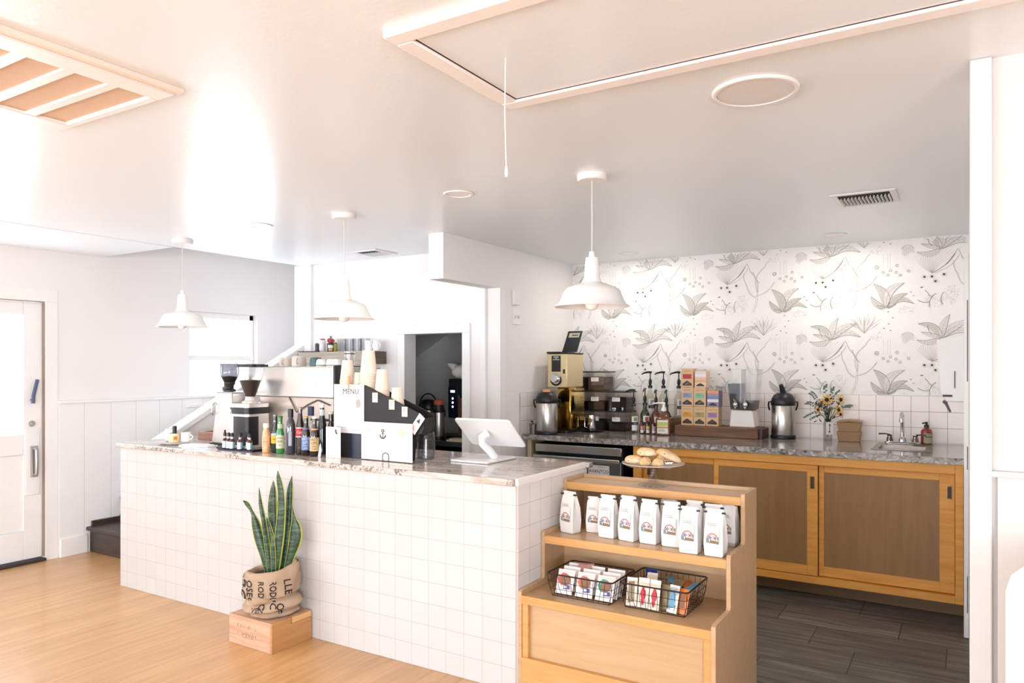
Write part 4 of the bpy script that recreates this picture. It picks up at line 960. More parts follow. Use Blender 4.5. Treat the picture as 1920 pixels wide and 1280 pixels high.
# ================================================================ BACK COUNTER
bc_ = thing('kitchen_cabinet', 'long honey-coloured base cabinet with sliding plywood doors along the wallpapered wall', 'cabinet', (-1.0, 5.3, 0))
O = (-1.0, 5.3, 0); FY = 4.88
g = W_(*O); g.box(-2.0, -1.94, FY, 5.70, .10, .888).box(-.055, -.014, FY, 5.70, .10, .888).box(-1.94, -.055, FY, FY + .06, .835, .888).box(-1.94, -.055, FY, FY + .06, .10, .143).box(-1.94, -.055, FY + .08, 5.70, .12, .14).box(-1.94, -.055, 5.68, 5.70, .14, .888)
g.build('cabinet_frame', M_cab, bc_, bevel=.002)
g = W_(*O); g.box(-1.98, -.014, 5.02, 5.06, 0, .0995); g.build('kick_board', wood('kick_board_wood', '6e5331', '8a6a42', axis=0), bc_)
def sliding_door(x0, x1, y, left, right, hx, name='sliding_door'):
    z0, z1 = .147, .832; rt = .06
    g = W_(*O); g.box(x0, x0 + left, y, y + .02, z0, z1).box(x1 - right, x1, y, y + .02, z0, z1).box(x0 + left, x1 - right, y, y + .02, z1 - rt*.7, z1).box(x0 + left, x1 - right, y, y + .02, z0, z0 + rt)
    d = g.build(name, M_cab, bc_, bevel=.0015)
    g = W_(*O); g.box(x0 + left, x1 - right, y + .006, y + .014, z0 + rt, z1 - rt*.7); g.build('door_panel', M_panel, d)
    g = W_(*O); g.rbox(hx - .014, hx + .014, y - .0015, y - .0005, .685, .765, .0004); g.rbox(hx - .010, hx + .010, y - .003, y - .0016, .69, .76, .0004, 1)
    g.build('recessed_pull', [pm('pull_brass', '9a7a4c', .35, .6), pm('pull_shadow', '4a3522', .5)], d)
sliding_door(-1.937, -1.40, FY + .032, .035, .04, -1.895)
sliding_door(-1.43, -.785, FY + .008, .03, .062, -.815)
sliding_door(-.782, -.057, FY + .032, .03, .075, -.083)
wt2 = thing('granite_worktop', 'grey granite worktop with mottled front edge along the wallpapered wall', 'countertop', (-1.45, 5.28, BH))
g = W_(-1.45, 5.28, BH); FYg = 4.855; a, b, c, d = -.478, -.214, 5.135, 5.405; zz0, zz1 = BH - .04, BH
g.box(-2.888, a, FYg, 5.711, zz0, zz1).box(b, XR + .011, FYg, 5.711, zz0, zz1).box(a, b, FYg, c, zz0, zz1).box(a, b, d, 5.711, zz0, zz1)
o = g.build('slab', M_gran2, wt2)
me_ = NT('mottled_granite_edge'); f_ = me_.noise(me_.coords((1, 1, 1.3)), 16, 6, .7, 1.8)
me_.l(me_.ramp(f_, [(.34, lin('343334')), (.44, lin('7d7873')), (.54, lin('a39b93')), (.66, lin('d5cec6'))]), me_.p.inputs['Base Color']); me_.p.inputs['Roughness'].default_value = .2
g = W_(-1.45, 5.28, BH); g.box(-2.888, XR + .011, FYg - .004, FYg - .0002, zz0 + .002, zz1 - .002); lab(g.build('front_edge', me_.m, wt2, bevel=.001), 'mottled black and white front edge')
sk = thing('bar_sink', 'small stainless sink set in the worktop at the right end', 'sink', (-.346, 5.27, BH))
g = G(); hw, hd = .162, .245; cy = .05
def frame(g, x0, x1, y0, y1, X0, X1, Y0, Y1, z0, z1):
    g.box(X0, X1, Y0, y0, z0, z1).box(X0, X1, y1, Y1, z0, z1).box(X0, x0, y0, y1, z0, z1).box(x1, X1, y0, y1, z0, z1)
frame(g, -.128, .128, -.131, .131, -.162, .162, -.18, .31, .0006, .004); g.build('sink_rim', pm('sink_steel', '8f8882', .3, .9), sk, bevel=.0015)
g = G(); z = -.13
vs = [(-.13, -.133, .001), (.13, -.133, .001), (.13, .133, .001), (-.13, .133, .001), (-.115, -.118, z), (.115, -.118, z), (.115, .118, z), (-.115, .118, z)]
g.add(vs, [(0,1,5,4), (1,2,6,5), (2,3,7,6), (3,0,4,7), (4,5,6,7)]); g.build('basin', pm('basin_steel', '9c948d', .35, .9), sk)
fa = thing('faucet', 'chrome gooseneck faucet with two lever handles behind the sink', 'faucet', (-.36, 5.50, BH + .0045))
G().rbox(-.105, .105, -.028, .028, 0, .018, .026).build('base_plate', M_chrome, fa, bevel=.004)
g = G(); g.lathe([(.022, .018), (.022, .03), (.014, .045), (.012, .05)], 20); g.tube([(0, 0, .045), (0, 0, .17), (0, -.012, .195), (0, -.04, .208), (0, -.07, .2), (0, -.085, .175), (0, -.085, .155)], .0115, 14); g.lathe([(.0135, .15), (.0135, .168)], 14, c=(0, -.085, 0)); g.build('spout', M_chrome, fa)
for s_ in (-1, 1):
    g = G(); g.lathe([(.02, .018), (.018, .035), (.013, .05), (.016, .06), (.001, .062)], 18, c=(s_*.075, 0, 0)); g.tube([(s_*.075, 0, .06), (s_*.1, -.004, .066), (s_*.14, -.01, .064)], [.009, .008, .010], 10, flat=.6); g.build('lever_handle', pm('dark_chrome', '6d6866', .12, 1), fa)
sb = thing('soap_bottle', 'red brown soap pump bottle with a black top beside the faucet', 'bottle', (-.225, 5.60, BH + .001))
G().lathe([(.032, 0), (.034, .005), (.034, .085), (.028, .1), (.013, .108), (.013, .112), (.001, .112)], 24).build('bottle_body', dark('red_soap', '8a2320', .15), sb)
g = G(); band(g, .0342, CA - 1.2, CA + 1.2, .01, .075, 0); band(g, .0344, CA - .9, CA + .9, .05, .055, 1); g.build('label', [pm('sage_label', 'a9a385', .7), inkm], sb)
g = G(); g.lathe([(.015, .11), (.015, .128), (.007, .132), (.007, .142), (.012, .146), (.001, .15)], 16); g.tube([(0, 0, .143), (-.025, -.01, .14)], .005, 6); g.build('pump', M_black, sb)
td = thing('paper_towel_dispenser', 'white dispenser with a dark lever on the kitchen right wall', 'dispenser', (0, 5.15, 1.27))
g = G(); g.prism([(.011, -.03), (-.10, -.03), (-.135, .02), (-.15, .33), (.011, .37)], -.16, .12, 'y'); o = g.build('cover', M_white, td, bevel=.008)
g = G(); g.box(-.118, -.07, -.166, -.1605, .0, .012); g.box(-.06, -.056, -.166, -.1605, .05, .15); g.build('slot', M_black, td)
g = G(); g.tube([(-.11, -.10, -.03), (-.10, -.12, -.045), (-.08, -.13, -.09)], [.012, .008, .006], 8); g.build('lever', pm('brown_lever', '6a5c58', .4), td)
# support leg, fridge
sl = thing('support_bracket', 'cream wooden support under the left end of the worktop', 'bracket', (-2.86, 4.95, 0))
g = G(); g.box(-.015, .02, -.05, .6, .0, .888); g.build('board', pm('cream_board', 'dcc9a6', .5), sl, bevel=.002)
fr = thing('undercounter_fridge', 'stainless undercounter fridge with a long bar handle and a brand sticker', 'fridge', (-2.43, 5.2, 0))
g = G(); g.box(-.36, .345, -.30, .45, .08, .865).box(-.34, .33, -.2, .4, 0, .08); g.build('cabinet', pm('fridge_dark', '303338', .35, .6), fr, bevel=.003)
g = G(); g.box(-.36, .345, -.33, -.301, .805, .865); g.build('top_panel', M_steel, fr, bevel=.004)
g = G(); g.box(-.36, .345, -.335, -.301, .10, .765); d_ = g.build('door', pm('fridge_steel', '85868a', .25, .9), fr, bevel=.004)
g = G(); g.box(-.36, .345, -.37, -.350, .755, .785).box(-.355, .34, -.35, -.335, .745, .77); g.build('handle', M_steel, d_, bevel=.005)
g = G(); g.box(.09, .255, -.3368, -.3355, .655, .735); g.text('AVANTCO', .032, TR(.172, -.3372, .69) @ RX90, 1, .01, 1.0); lines(g, .16, .25, .712, .724, -.3372, 2, 2, 3, .002)
g.build('sticker', [M_paper, pm('sticker_navy', '1d2433', .6), M_grey], d_)
# spoon cup
t = thing('utensil_cup', 'small grey metal cup with a black spoon at the left end of the worktop', 'cup', (-2.862, 4.97, BH + .0006))
G().lathe([(.026, 0), (.031, .065), (.037, .07), (.037, .073), (.029, .07), (.024, .004), (.001, .004)], 24).build('cup_body', pm('zinc', '8d8682', .4, .7), t)
g = G(); g.tube([(.005, 0, .01), (-.004, .004, .075), (-.014, .006, .088)], .003, 6); g.sphere((-.018, .006, .09), .011, 0, 10, sz=.5); g.build('spoon', M_black, t)
A2 = airpot(-2.735, 4.955, BH + .0006, 'short steel airpot with an orange button in front of the gold grinder', spout=False, rz=math.radians(25))
g = G(); g.rbox(-.032, .032, -.045, .02, .322, .342, .015); g.build('orange_button', pm('orange_button', 'd98a55', .4), A2)
g = G(); g.tube([(0, .07, .28), (.02, .10, .27), (.03, .1, .23)], .016, 10); g.build('spout', M_black, A2)
A3 = airpot(-1.125, 5.56, BH + .0006, 'taller steel airpot with a black dome standing right of the drink dispenser', rz=math.radians(20), spout=False)
g = G(); g.tube([(.0, -.01, .32), (-.01, -.02, .36), (-.022, -.03, .385)], [.022, .018, .014], 12); g.build('pump_knob', M_black, A3)
# gold grinder
gg = thing('bulk_coffee_grinder', 'gold bulk coffee grinder with its black lid raised, in the left corner of the worktop', 'grinder', (-2.71, 5.24, BH + .0006))
gold = pm('gold_metal', 'dcc79a', .35, .45); gold2 = pm('polished_gold', 'b08f4e', .08, 1)
g = G(); g.box(-.10, .075, -.14, .14, .352, .615); g.build('head', gold, gg, bevel=.006)
g = G(); g.box(-.03, .09, -.11, .14, .02, .352); g.build('column', gold2, gg, bevel=.01)
g = G(); g.rbox(-.10, .09, -.17, .16, 0, .02, .02); g.build('foot', M_black, gg)
g = G(); g.box(-.105, .0, -.145, .145, .616, .632).box(.0, .08, -.145, .145, .616, .624); g.build('hopper_rim', M_black, gg, bevel=.003)
g = G(); g.T = TR(.0, .10, .625) @ Matrix.Rotation(math.radians(14), 4, 'Y') @ Matrix.Rotation(math.radians(-64), 4, 'X'); g.box(-.05, .12, -.0, .012, 0, .0); g.v = []; g.f = []; g.mi = []
g.T = TR(.01, -.02, .63); g.prism([(-.045, 0), (.085, 0), (.135, .165), (.012, .165)], .0, .012, 'y'); o = g.build('raised_lid', M_black, gg, bevel=.002)
g = G(); g.T = TR(.01, -.02, .63); g.prism([(.015, .115), (.105, .115), (.117, .15), (.026, .15)], -.0015, -.0003, 'y'); g.prism([(.045, .128), (.098, .128), (.1, .136), (.047, .136)], -.0025, -.0016, 'y', 1); g.build('lid_label', [pm('tan_plate', 'cbbfa4', .5), M_black], gg)
g = G(); g.box(-.062, .018, -.1415, -.1402, .475, .60); g.text('coffee', .024, TR(-.022, -.142, .572) @ RX90, 1); g.box(-.045, -.0, -.142, -.1416, .586, .592, 1); g.build('nameplate', [M_black, M_paper], gg)
g = G(); g.box(.038, .056, -.1415, -.1402, .46, .495); g.build('switch', M_black, gg)
g = G(); g.cyl((-.022, -.1405, .415), .052, -.004, axis='y', n=32); g.build('dial_plate', M_steel, gg)
g = G(); g.tube([(-.022 + .043*math.cos(math.radians(q)), -.148, .415 + .043*math.sin(math.radians(q))) for q in range(190, 390, 14)], .007, 8); g.build('dial_arc', M_black, gg)
g = G(); g.cyl((-.03, -.146, .422), .032, -.02, axis='y', n=28); g.build('dial_knob', M_chrome, gg, bevel=.004)
# storage bins
clear = glass('bin_plastic', (.90, .88, .86), .5); lidm = pm('bin_lid', '26282b', .45)
def bin_(x, z, fill, content, label, y=5.56):
    t = thing('storage_bin', label, 'bin', (x, y, z), group='stacked clear storage bins')
    w, d, h = .085, .10, .148
    g = G(); g.prism([(-w + .008, .0005), (w - .008, .0005), (w, h), (-w, h), (-w + .003, h), (-w + .003, h), ][:4], -d, d, 'y'); g.f = g.f[2:] + g.f[:2]; g.build('bin_body', clear, t)
    G().box(-w - .004, w + .004, -d - .004, d + .004, h + .0005, h + .010).build('lid', lidm, t, bevel=.003)
    if fill: 
        g = G(); g.box(-w + .014, w - .014, -d + .006, d - .006, .004, h * fill); g.build('contents', content, t, bevel=.006)
    g = G(); g.box(-.038, .03, -d - .0016, -d - .0006, h*.52, h*.74); lines(g, -.03, .02, h*.58, h*.70, -d - .0018, 3, 1, int(x*100) % 7, .0015); g.build('label', [M_paper, M_grey], t)
tea_d = pm('dark_tea', '2b2320', .9, var=.4, scale=80, bump=.6); tea_b = pm('brown_tea', '5a4638', .9, var=.3, scale=80, bump=.6)
rows = ((BH + .0006, ((-2.75, .35, tea_d), (-2.565, .55, tea_d), (-2.379, .4, tea_d)), 'bottom'), (BH + .1596, ((-2.75, .45, tea_d), (-2.565, .5, tea_d), (-2.379, .72, tea_d)), 'middle'), (BH + .3186, ((-2.75, .75, tea_b), (-2.565, .76, tea_b)), 'top'))
cn = ('left beside the gold grinder', 'centre', 'right')
for z, cols, rn in rows:
    for k, (x, f_, m) in enumerate(cols): bin_(x, z, f_, m, 'clear bin of dark loose tea, %s row, %s' % (rn, cn[k]))
t = thing('saucer', 'black round saucer under the silver cup in front of the bins', 'saucer', (-2.525, 5.32, BH + .0006)); G().lathe([(.05, 0), (.085, .008), (.088, .011), (.05, .006), (.001, .006)], 32).build('saucer_body', M_black, t)
t = thing('silver_jug', 'small shiny silver jug with a handle on the black saucer', 'jug', (-2.53, 5.32, BH + .0072)); G().lathe([(.034, 0), (.036, .005), (.03, .125), (.028, .125), (.033, .008), (.001, .008)], 28).build('jug_body', M_chrome, t)
g = G(); g.tube([(-.032, 0, .11), (-.06, 0, .105), (-.062, 0, .03), (-.036, 0, .02)], .005, 8); g.build('handle', M_chrome, t)
# syrup bottles with pumps
def syrup(x, y, z, label, glassm, h=.22, arrow=-1, pump=True, lm=None, r=.036, capm=None, group='pump syrup bottles'):
    t = thing('syrup_bottle', label, 'bottle', (x, y, z), group=group)
    G().lathe([(r - .003, .0005), (r, .006), (r, h*.66), (r*.8, h*.76), (.015, h*.86), (.014, h), (.001, h)], 24).build('bottle_body', glassm, t)
    g = G(); band(g, r, CA - .75, CA + .75, h*.40, h*.62, 0); band(g, r + .0002, CA - .75, CA + .75, h*.29, h*.40, 1); band(g, r, CA - .75, CA + .75, h*.08, h*.29, 0)
    band(g, r + .0003, CA - .35, CA + .4, h*.44, h*.58, 2); wrap(g, 'syrup', .012, r + .0006, CA, h*.345, 0, .9)
    g.build('label', [M_paper, M_ink, lm or pm('leaf_green_print', '8fa06a', .7)], t)
    if pump:
        p = G(); p.lathe([(.017, h), (.017, h + .018), (.009, h + .022), (.009, h + .03), (.013, h + .04), (.013, h + .06), (.006, h + .075), (.0045, h + .08), (.0045, h + .125), (.001, h + .125)], 14)
        c, s_ = math.cos(math.radians(200 if arrow < 0 else -80)), math.sin(math.radians(200 if arrow < 0 else -80))
        p.tube([(.012*-c, .012*-s_, h + .126), (.02*c, .02*s_, h + .127), (.055*c, .055*s_, h + .118), (.068*c, .068*s_, h + .108)], [.008, .008, .006, .004], 8)
        p.build('pump', M_black, t)
    elif capm: G().lathe([(.016, h - .02), (.016, h + .008), (.001, h + .008)], 14).build('cap', capm, t)
    return t
clr = glass('syrup_clear', (.88, .9, .84), .5); amb = dark('syrup_amber', '5a2a1c'); grn = dark('syrup_green', '2e3a22')
syrup(-2.225, 5.44, BH + .0006, 'clear syrup bottle with a pump at the left end of the syrup row', clr, .205)
syrup(-2.135, 5.45, BH + .0006, 'dark syrup bottle, second from the left of the syrup row', grn, .215, 1, lm=pm('red_print', 'b4513c', .7))
syrup(-2.045, 5.45, BH + .0006, 'brown syrup bottle with an orange print, third in the syrup row', amb, .205, 1, lm=pm('orange_print', 'd59a52', .7))
syrup(-1.965, 5.46, BH + .0006, 'dark red syrup bottle next to the amber jug', dark('syrup_red', '3a1412'), .205, 1, lm=pm('red_print', 'b4513c', .7))
rs = thing('bottle_riser', 'low wooden riser lifting the three rear syrup bottles', 'riser', (-2.06, 5.61, BH + .0006))
G().box(-.16, .18, -.045, .05, 0, .118).build('riser_body', wood('riser_wood', '6a4c38', '8d6a50', axis=0), rs, bevel=.003)
RZ_ = BH + .1195
syrup(-2.155, 5.615, RZ_, 'pump syrup bottle on the riser, left of the three at the back', clr, .225, lm=pm('blue_print', '8fa5bd', .7), group='syrup bottles on the riser')
syrup(-2.045, 5.615, RZ_, 'pump syrup bottle on the riser, middle of the three at the back', clr, .225, lm=pm('orange_print', 'd59a52', .7), group='syrup bottles on the riser')
syrup(-1.92, 5.615, RZ_, 'pump syrup bottle on the riser, right of the three at the back', clr, .225, lm=pm('blue_print', '8fa5bd', .7), group='syrup bottles on the riser')
for k, (x, w, m) in enumerate(((-2.13, 'left', 'cherry'), (-2.083, 'middle', 'lemon'), (-2.036, 'right', 'plum'))):
    t = thing('sample_bottle', 'miniature labelled bottle in front of the syrups, %s of the three' % w, 'bottle', (x, 5.365, BH + .0006), group='miniature bottles before the syrups')
    G().lathe([(.017, 0), (.0185, .004), (.0185, .065), (.008, .08), (.008, .092), (.001, .092)], 18).build('bottle_body', amb, t)
    g = G(); band(g, .0185, CA - .8, CA + .8, .008, .03, 0); band(g, .0185, CA - .8, CA + .8, .034, .06, 1); g.build('label', [M_paper, pm(m + '_print', {'cherry': 'd98c86', 'lemon': 'e2c46c', 'plum': 'cdbccb'}[m], .7)], t)
    G().lathe([(.0095, .086), (.0095, .10), (.001, .1)], 12).build('cap', M_black, t)
t = thing('amber_jug', 'squat amber jug with a white pump and a green label', 'jug', (-1.945, 5.345, BH + .0006), math.radians(12))
G().rbox(-.055, .055, -.045, .045, 0, .13, .015).build('jug_body', dark('amber_jug_glass', '6a3a25'), t, bevel=.006)
G().lathe([(.045, .13), (.04, .15), (.018, .17), (.018, .18), (.001, .18)], 20).build('shoulder', dark('amber_jug_glass', '6a3a25'), t)
g = G(); g.box(-.042, .038, -.0465, -.0455, .015, .115); g.box(-.042, .038, -.0472, -.0466, .07, .10, 1); g.box(-.042, .038, -.0472, -.0466, .055, .064, 2); lines(g, -.035, .03, .022, .045, -.0475, 3, 3, 5, .003); g.build('label', [pm('cream_paper', 'ece2cf', .7), pm('lime_label', 'bfc86a', .7), pm('ochre_stripe', 'b98a3e', .7), M_grey], t)
g = G(); g.lathe([(.02, .18), (.022, .19), (.012, .215), (.009, .235), (.012, .24), (.001, .243)], 16); g.tube([(.012, 0, .238), (-.04, -.004, .24), (-.085, -.008, .236)], [.008, .006, .004], 8); g.build('pump', M_white, t)
bottle(-1.815, 5.625, BH + .0006, [(.03, 0), (.034, .006), (.034, .15), (.03, .175), (.013, .21), (.012, .235), (.001, .235)], 'black wine-like bottle with a silver pourer left of the tea boxes', dark('black_glass', '15171a'), (.013, .2, .24), [(.06, .12, .0342, M_paper, None, .2)], M_black)
# ---- wooden plank with tea boxes and dispenser -------------------------------
pkz = BH + .0006
pk = thing('wooden_plank_riser', 'dark rustic wooden plank box carrying the tea boxes and the drink dispenser', 'riser', (-1.57, 5.46, pkz))
G().box(-.295, .31, -.105, .14, 0, .075).build('plank', M_rustic, pk, bevel=.005)
G().box(.311, .335, -.06, .14, 0, .07).build('end_block', wood('dark_end_block', '3a2420', '5b3a32', axis=2), pk, bevel=.003)
TZ = pkz + .0755
kraft = pm('kraft_box', 'dcb68c', .7, var=.03)
tea0 = None
def teabox(x, z, col, win, label):
    t = thing('tea_box', label, 'box', (x, 5.47, z), group='kraft tea boxes stacked on the plank')
    w, d, h = .046, .045, .141
    G().box(-w, w, -d, d, 0, h).build('carton', kraft, t, bevel=.0015)
    g = G(); g.box(-.034, .034, -d - .0008, -d - .0002, .063, .098); lines(g, -.02, .025, .07, .09, -d - .001, 2, 1, 3, .003); g.build('label', [pm('tea_%s' % col, col, .7), pm('tea_ink', '6d5a55', .7)], t)
    g = G(); g.text('Loose Tea', .014, TR(0, -d - .0006, .122) @ RX90, 0); g.build('heading', pm('heading_brown', '8d6a4e', .7), t)
    g = G(); g.add([(-.035, -d - .0006, .012), (.035, -d - .0006, .012), (.035, -d - .0006, .027), (0, -d - .0006, .050), (-.035, -d - .0006, .027)], [(0, 1, 2, 3, 4)], 0)
    g.tube([(.012*math.cos(i) , -d - .001, .025 + .007*math.sin(i*1.4)) for i in range(7)], .0035, 5, 1)
    g.build('window', [pm('window_brown', '3e3029', .5), pm('win_%s' % win, win, .6)], t)
X3 = (-1.79, -1.695, -1.60); H_ = .1425
teabox(X3[0], TZ, 'dd9a3c', '7a4a24', 'tea box with an orange label, bottom row left')
teabox(X3[1], TZ, 'a9a165', '5b5a52', 'tea box with an olive label, bottom row middle')
teabox(X3[2], TZ, '9f7fb0', '45474a', 'tea box with a purple label, bottom row right')
teabox(X3[0], TZ + H_, '8d9cc0', '8b8d8f', 'tea box with a blue label in the middle row')
teabox(X3[1], TZ + H_, '86c3a5', '4fb48c', 'tea box with a mint green label in the middle row')
teabox(X3[0], TZ + 2*H_, 'bb4a48', 'a59c90', 'tea box with a red label on top of the stack')
def fancy(x, z, label, cols, name='tea_box'):
    t = thing(name, label, 'box', (x, 5.475, z))
    G().box(-.043, .043, -.045, .055, 0, .122).build('carton', pm('fancy_%s' % cols[0], cols[0], .5), t, bevel=.0015)
    g = G(); n = 8
    for k in range(4): g.box(-.042, .042, -.0457, -.0452, .035 + .021*k, .056 + .021*k, k)
    g.build('print', [pm('fp_%s' % c, c, .6) for c in cols[1:5]], t)
    g = G(); g.add([(-.036 + .072*i/12, -.0462, .008 + .022*math.sin(math.pi*i/12)) for i in range(13)], [tuple(range(13))], 0); g.build('window', pm('window_brown', '3e3029', .5), t)
fancy(X3[1] + .004, TZ + 2*H_, 'peach and white patterned tea box on the top row', ('eccbb0', 'e0b184', 'eac6a4', 'efe6ea', 'e9d9d6'))
fancy(X3[2] + .003, TZ + H_, 'tea box with a purple and orange sunset print in the middle row', ('9c8fa8', 'e6e2ea', '8488a8', '9a93ad', 'e89a6a'))
t = thing('small_container', 'small clear container on top of the sunset tea box', 'container', (-1.57, 5.5, TZ + H_ + .1225)); G().shell([(.022, .001), (.026, .03), (.024, .03), (.02, .003), (.001, .003)], 18).build('container_body', tg, t)
# drink dispenser with two taps
dd = thing('drink_dispenser', 'two-chamber clear drink dispenser with dark drinks on a white stand', 'drink dispenser', (-1.385, 5.49, TZ))
g = G(); g.prism([(-.09, 0), (.095, 0), (.075, .125), (-.075, .125)], -.07, .075, 'y'); g.build('stand', pm('stand_white', 'e7dfd8', .3), dd, bevel=.008)
g = G(); g.prism([(-.08, .128), (.085, .128), (.115, .42), (-.11, .42)], -.075, .085, 'y'); g.f = g.f[0:2] + g.f[2:]; g.build('tank', glass('tank_plastic', (.9, .89, .88), .12), dd)
g = G(); g.prism([(-.078, .131), (-.012, .131), (-.014, .315), (-.098, .315)], -.072, .082, 'y'); lab(g.build('drink_left', pm('iced_coffee', '241a18', .45), dd), 'dark drink filling the left chamber')
g = G(); g.prism([(-.002, .131), (.083, .131), (.089, .19), (-.002, .19)], -.072, .082, 'y'); lab(g.build('drink_right', pm('iced_coffee', '241a18', .45), dd), 'dark drink low in the right chamber')
g = G(); g.box(-.009, -.004, -.074, .084, .13, .42); g.build('divider', clear, dd)
for x in (-.035, .035):
    g = G(); g.cyl((x, -.095, .165), .014, .02, axis='y'); g.sphere((x, -.105, .165), .019, 0, 14); g.tube([(x, -.11, .165), (x, -.115, .14)], .006, 8); g.tube([(x, -.105, .18), (x - .012, -.112, .205)], .005, 8); g.build('tap', M_chrome, dd)
# vase of sunflowers
vz = thing('flower_vase', 'sunflower and eucalyptus bouquet in a small glass jar with a white tag', 'flowers', (-.825, 5.55, BH + .0006))
G().lathe([(.027, 0), (.029, .004), (.029, .125), (.022, .14), (.025, .15), (.023, .15), (.02, .138), (.001, .13)], 24).build('jar', glass('vase_glass', (.72, .72, .7), .5), vz)
g = G(); g.T = Matrix.Rotation(math.radians(35), 4, 'Z'); g.box(-.027, .023, -.0315, -.0305, .042, .13); g.box(-.004, .0, -.032, -.0316, .055, .12, 1); g.box(-.012, .004, -.032, -.0316, .06, .066, 1); g.box(-.008, .006, -.032, -.0316, .105, .112, 1); g.build('tag', [M_paper, M_ink], vz)
stem = pm('stem_green', '4f5f3c', .6); euc = pm('eucalyptus', '6b7f74', .6); lf = pm('dark_leaf', '2f3a2a', .55, var=.2); yel = pm('petal_yellow', 'e0b24a', .6, var=.1); cor = pm('petal_orange', 'd9934a', .6, var=.1); cen = pm('flower_centre', '2a1a16', .8)
def RT(rx, up, dp=0):  # offsets: to the right as the room sees it, up, towards the room
    return (rx*.85 + dp*.35, rx*.52 - dp*.85, up)
heads = [(-.02, .285, .05, .036, yel), (.085, .285, .02, .034, yel), (.06, .215, .06, .03, yel), (.075, .185, .05, .024, cor), (-.045, .265, .02, .024, cor), (-.075, .215, .03, .022, yel), (.02, .295, -.01, .026, yel)]
g = G()
for (a, b, c, r, m) in heads: g.tube([(0, 0, .03), RT(a*.2, .15, c*.2), RT(a, b - .01, c)], .0025, 6)
for k in range(9): g.tube([(0, 0, .02), RT(-.01 + .003*k, .14), RT(.03*math.cos(k*2.4), .23, .02*math.sin(k))], .0022, 5)
g.build('stems', stem, vz)
for (a, b, c, r, m) in heads:
    g = G(); px, py, pz = RT(a, b, c)
    R = Matrix.Rotation(math.radians(31 + a*200), 4, 'Z') @ Matrix.Rotation(math.radians(75), 4, 'X'); g.T = TR(px, py, pz) @ R
    for k in range(16):
        q = 2*math.pi*k/16 + (.2 if k % 2 else 0); rr = r*(1 + .12*(k % 2)); w = .2
        g.add([(r*.35*math.cos(q - w), r*.35*math.sin(q - w), 0), (rr*.8*math.cos(q - w*.6), rr*.8*math.sin(q - w*.6), .006), (rr*1.15*math.cos(q), rr*1.15*math.sin(q), .0), (rr*.8*math.cos(q + w*.6), rr*.8*math.sin(q + w*.6), .004), (r*.35*math.cos(q + w), r*.35*math.sin(q + w), 0)], [(0, 1, 2, 3, 4)], 0)
    g.sphere((0, 0, .003), r*.42, 1, 12, sz=.4); g.build('sunflower', [m, cen], vz, smooth=0)
g = G(); r_ = random.Random(5)
for k in range(46):
    a = r_.uniform(-.085, .08); b = r_.uniform(.15, .29) - abs(a)*.3; c = r_.uniform(-.03, .05); p = Vector(RT(a, b, c)); d = Vector((r_.uniform(-1, 1), r_.uniform(-1, .3), r_.uniform(-.3, 1))).normalized(); s_ = d.cross(Vector((0, 0, 1))).normalized()*.010; l = .04
    g.add([tuple(p - d*l*.5), tuple(p + s_), tuple(p + d*l*.5), tuple(p - s_)], [(0, 1, 2, 3)])
g.build('foliage', lf, vz, smooth=0)
g = G()
for (pts) in ([(0, .2), (-.07, .235), (-.12, .26), (-.155, .262)], [(0, .18), (-.09, .20), (-.14, .175), (-.16, .165)], [(0, .22), (-.08, .29), (-.105, .325), (-.125, .335)], [(0, .22), (.11, .235), (.145, .24), (.165, .235)], [(.0, .25), (.03, .34), (.035, .37)], [(0, .25), (-.02, .36), (-.015, .39)], [(0, .18), (-.08, .17), (-.12, .15)], [(0, .24), (.06, .33), (.075, .345)]):
    P = [RT(a, b, .0) for a, b in pts]; g.tube(P, .0014, 5)
    for i in range(len(P) - 1):
        for q in range(3):
            p = Vector(P[i]).lerp(Vector(P[i+1]), (q + .5)/3)
            if p.z < .19 and abs(p.x) < .05: continue
            for s_ in (-1, 1):
                c = p + Vector((.008*s_*.85, .008*s_*.5, .006*s_)); g.add([(c.x + .008*math.cos(e)*.85, c.y + .008*math.cos(e)*.5, c.z + .0065*math.sin(e)) for e in [6.283*j/7 for j in range(7)]], [tuple(range(7))])
g.build('eucalyptus', euc, vz, smooth=0)
# kraft take-away boxes
def takeaway(x, y, z, label, lid):
    t = thing('takeaway_box', label, 'box', (x, y, z), math.radians(3), group='kraft take-away boxes')
    km = pm('takeaway_kraft', 'a17f5c', .75)
    vs = [(-.066, -.05, 0), (.066, -.05, 0), (.066, .05, 0), (-.066, .05, 0), (-.078, -.06, .066), (.078, -.06, .066), (.078, .06, .066), (-.078, .06, .066)]
    g = G(); g.add(vs, [(0,3,2,1), (4,5,6,7), (0,1,5,4), (1,2,6,5), (2,3,7,6), (3,0,4,7)]); g.build('box_body', km, t, bevel=.003)
    if lid:
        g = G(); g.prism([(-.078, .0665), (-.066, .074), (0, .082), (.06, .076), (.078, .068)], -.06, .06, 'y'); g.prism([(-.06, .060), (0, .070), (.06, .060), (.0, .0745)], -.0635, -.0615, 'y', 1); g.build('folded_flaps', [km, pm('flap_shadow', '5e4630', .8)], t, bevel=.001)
takeaway(-.69, 5.57, BH + .0006, 'lower kraft take-away box of the two stacked beside the sink', False)
takeaway(-.688, 5.572, BH + .0676, 'upper kraft take-away box with folded top flaps', True)
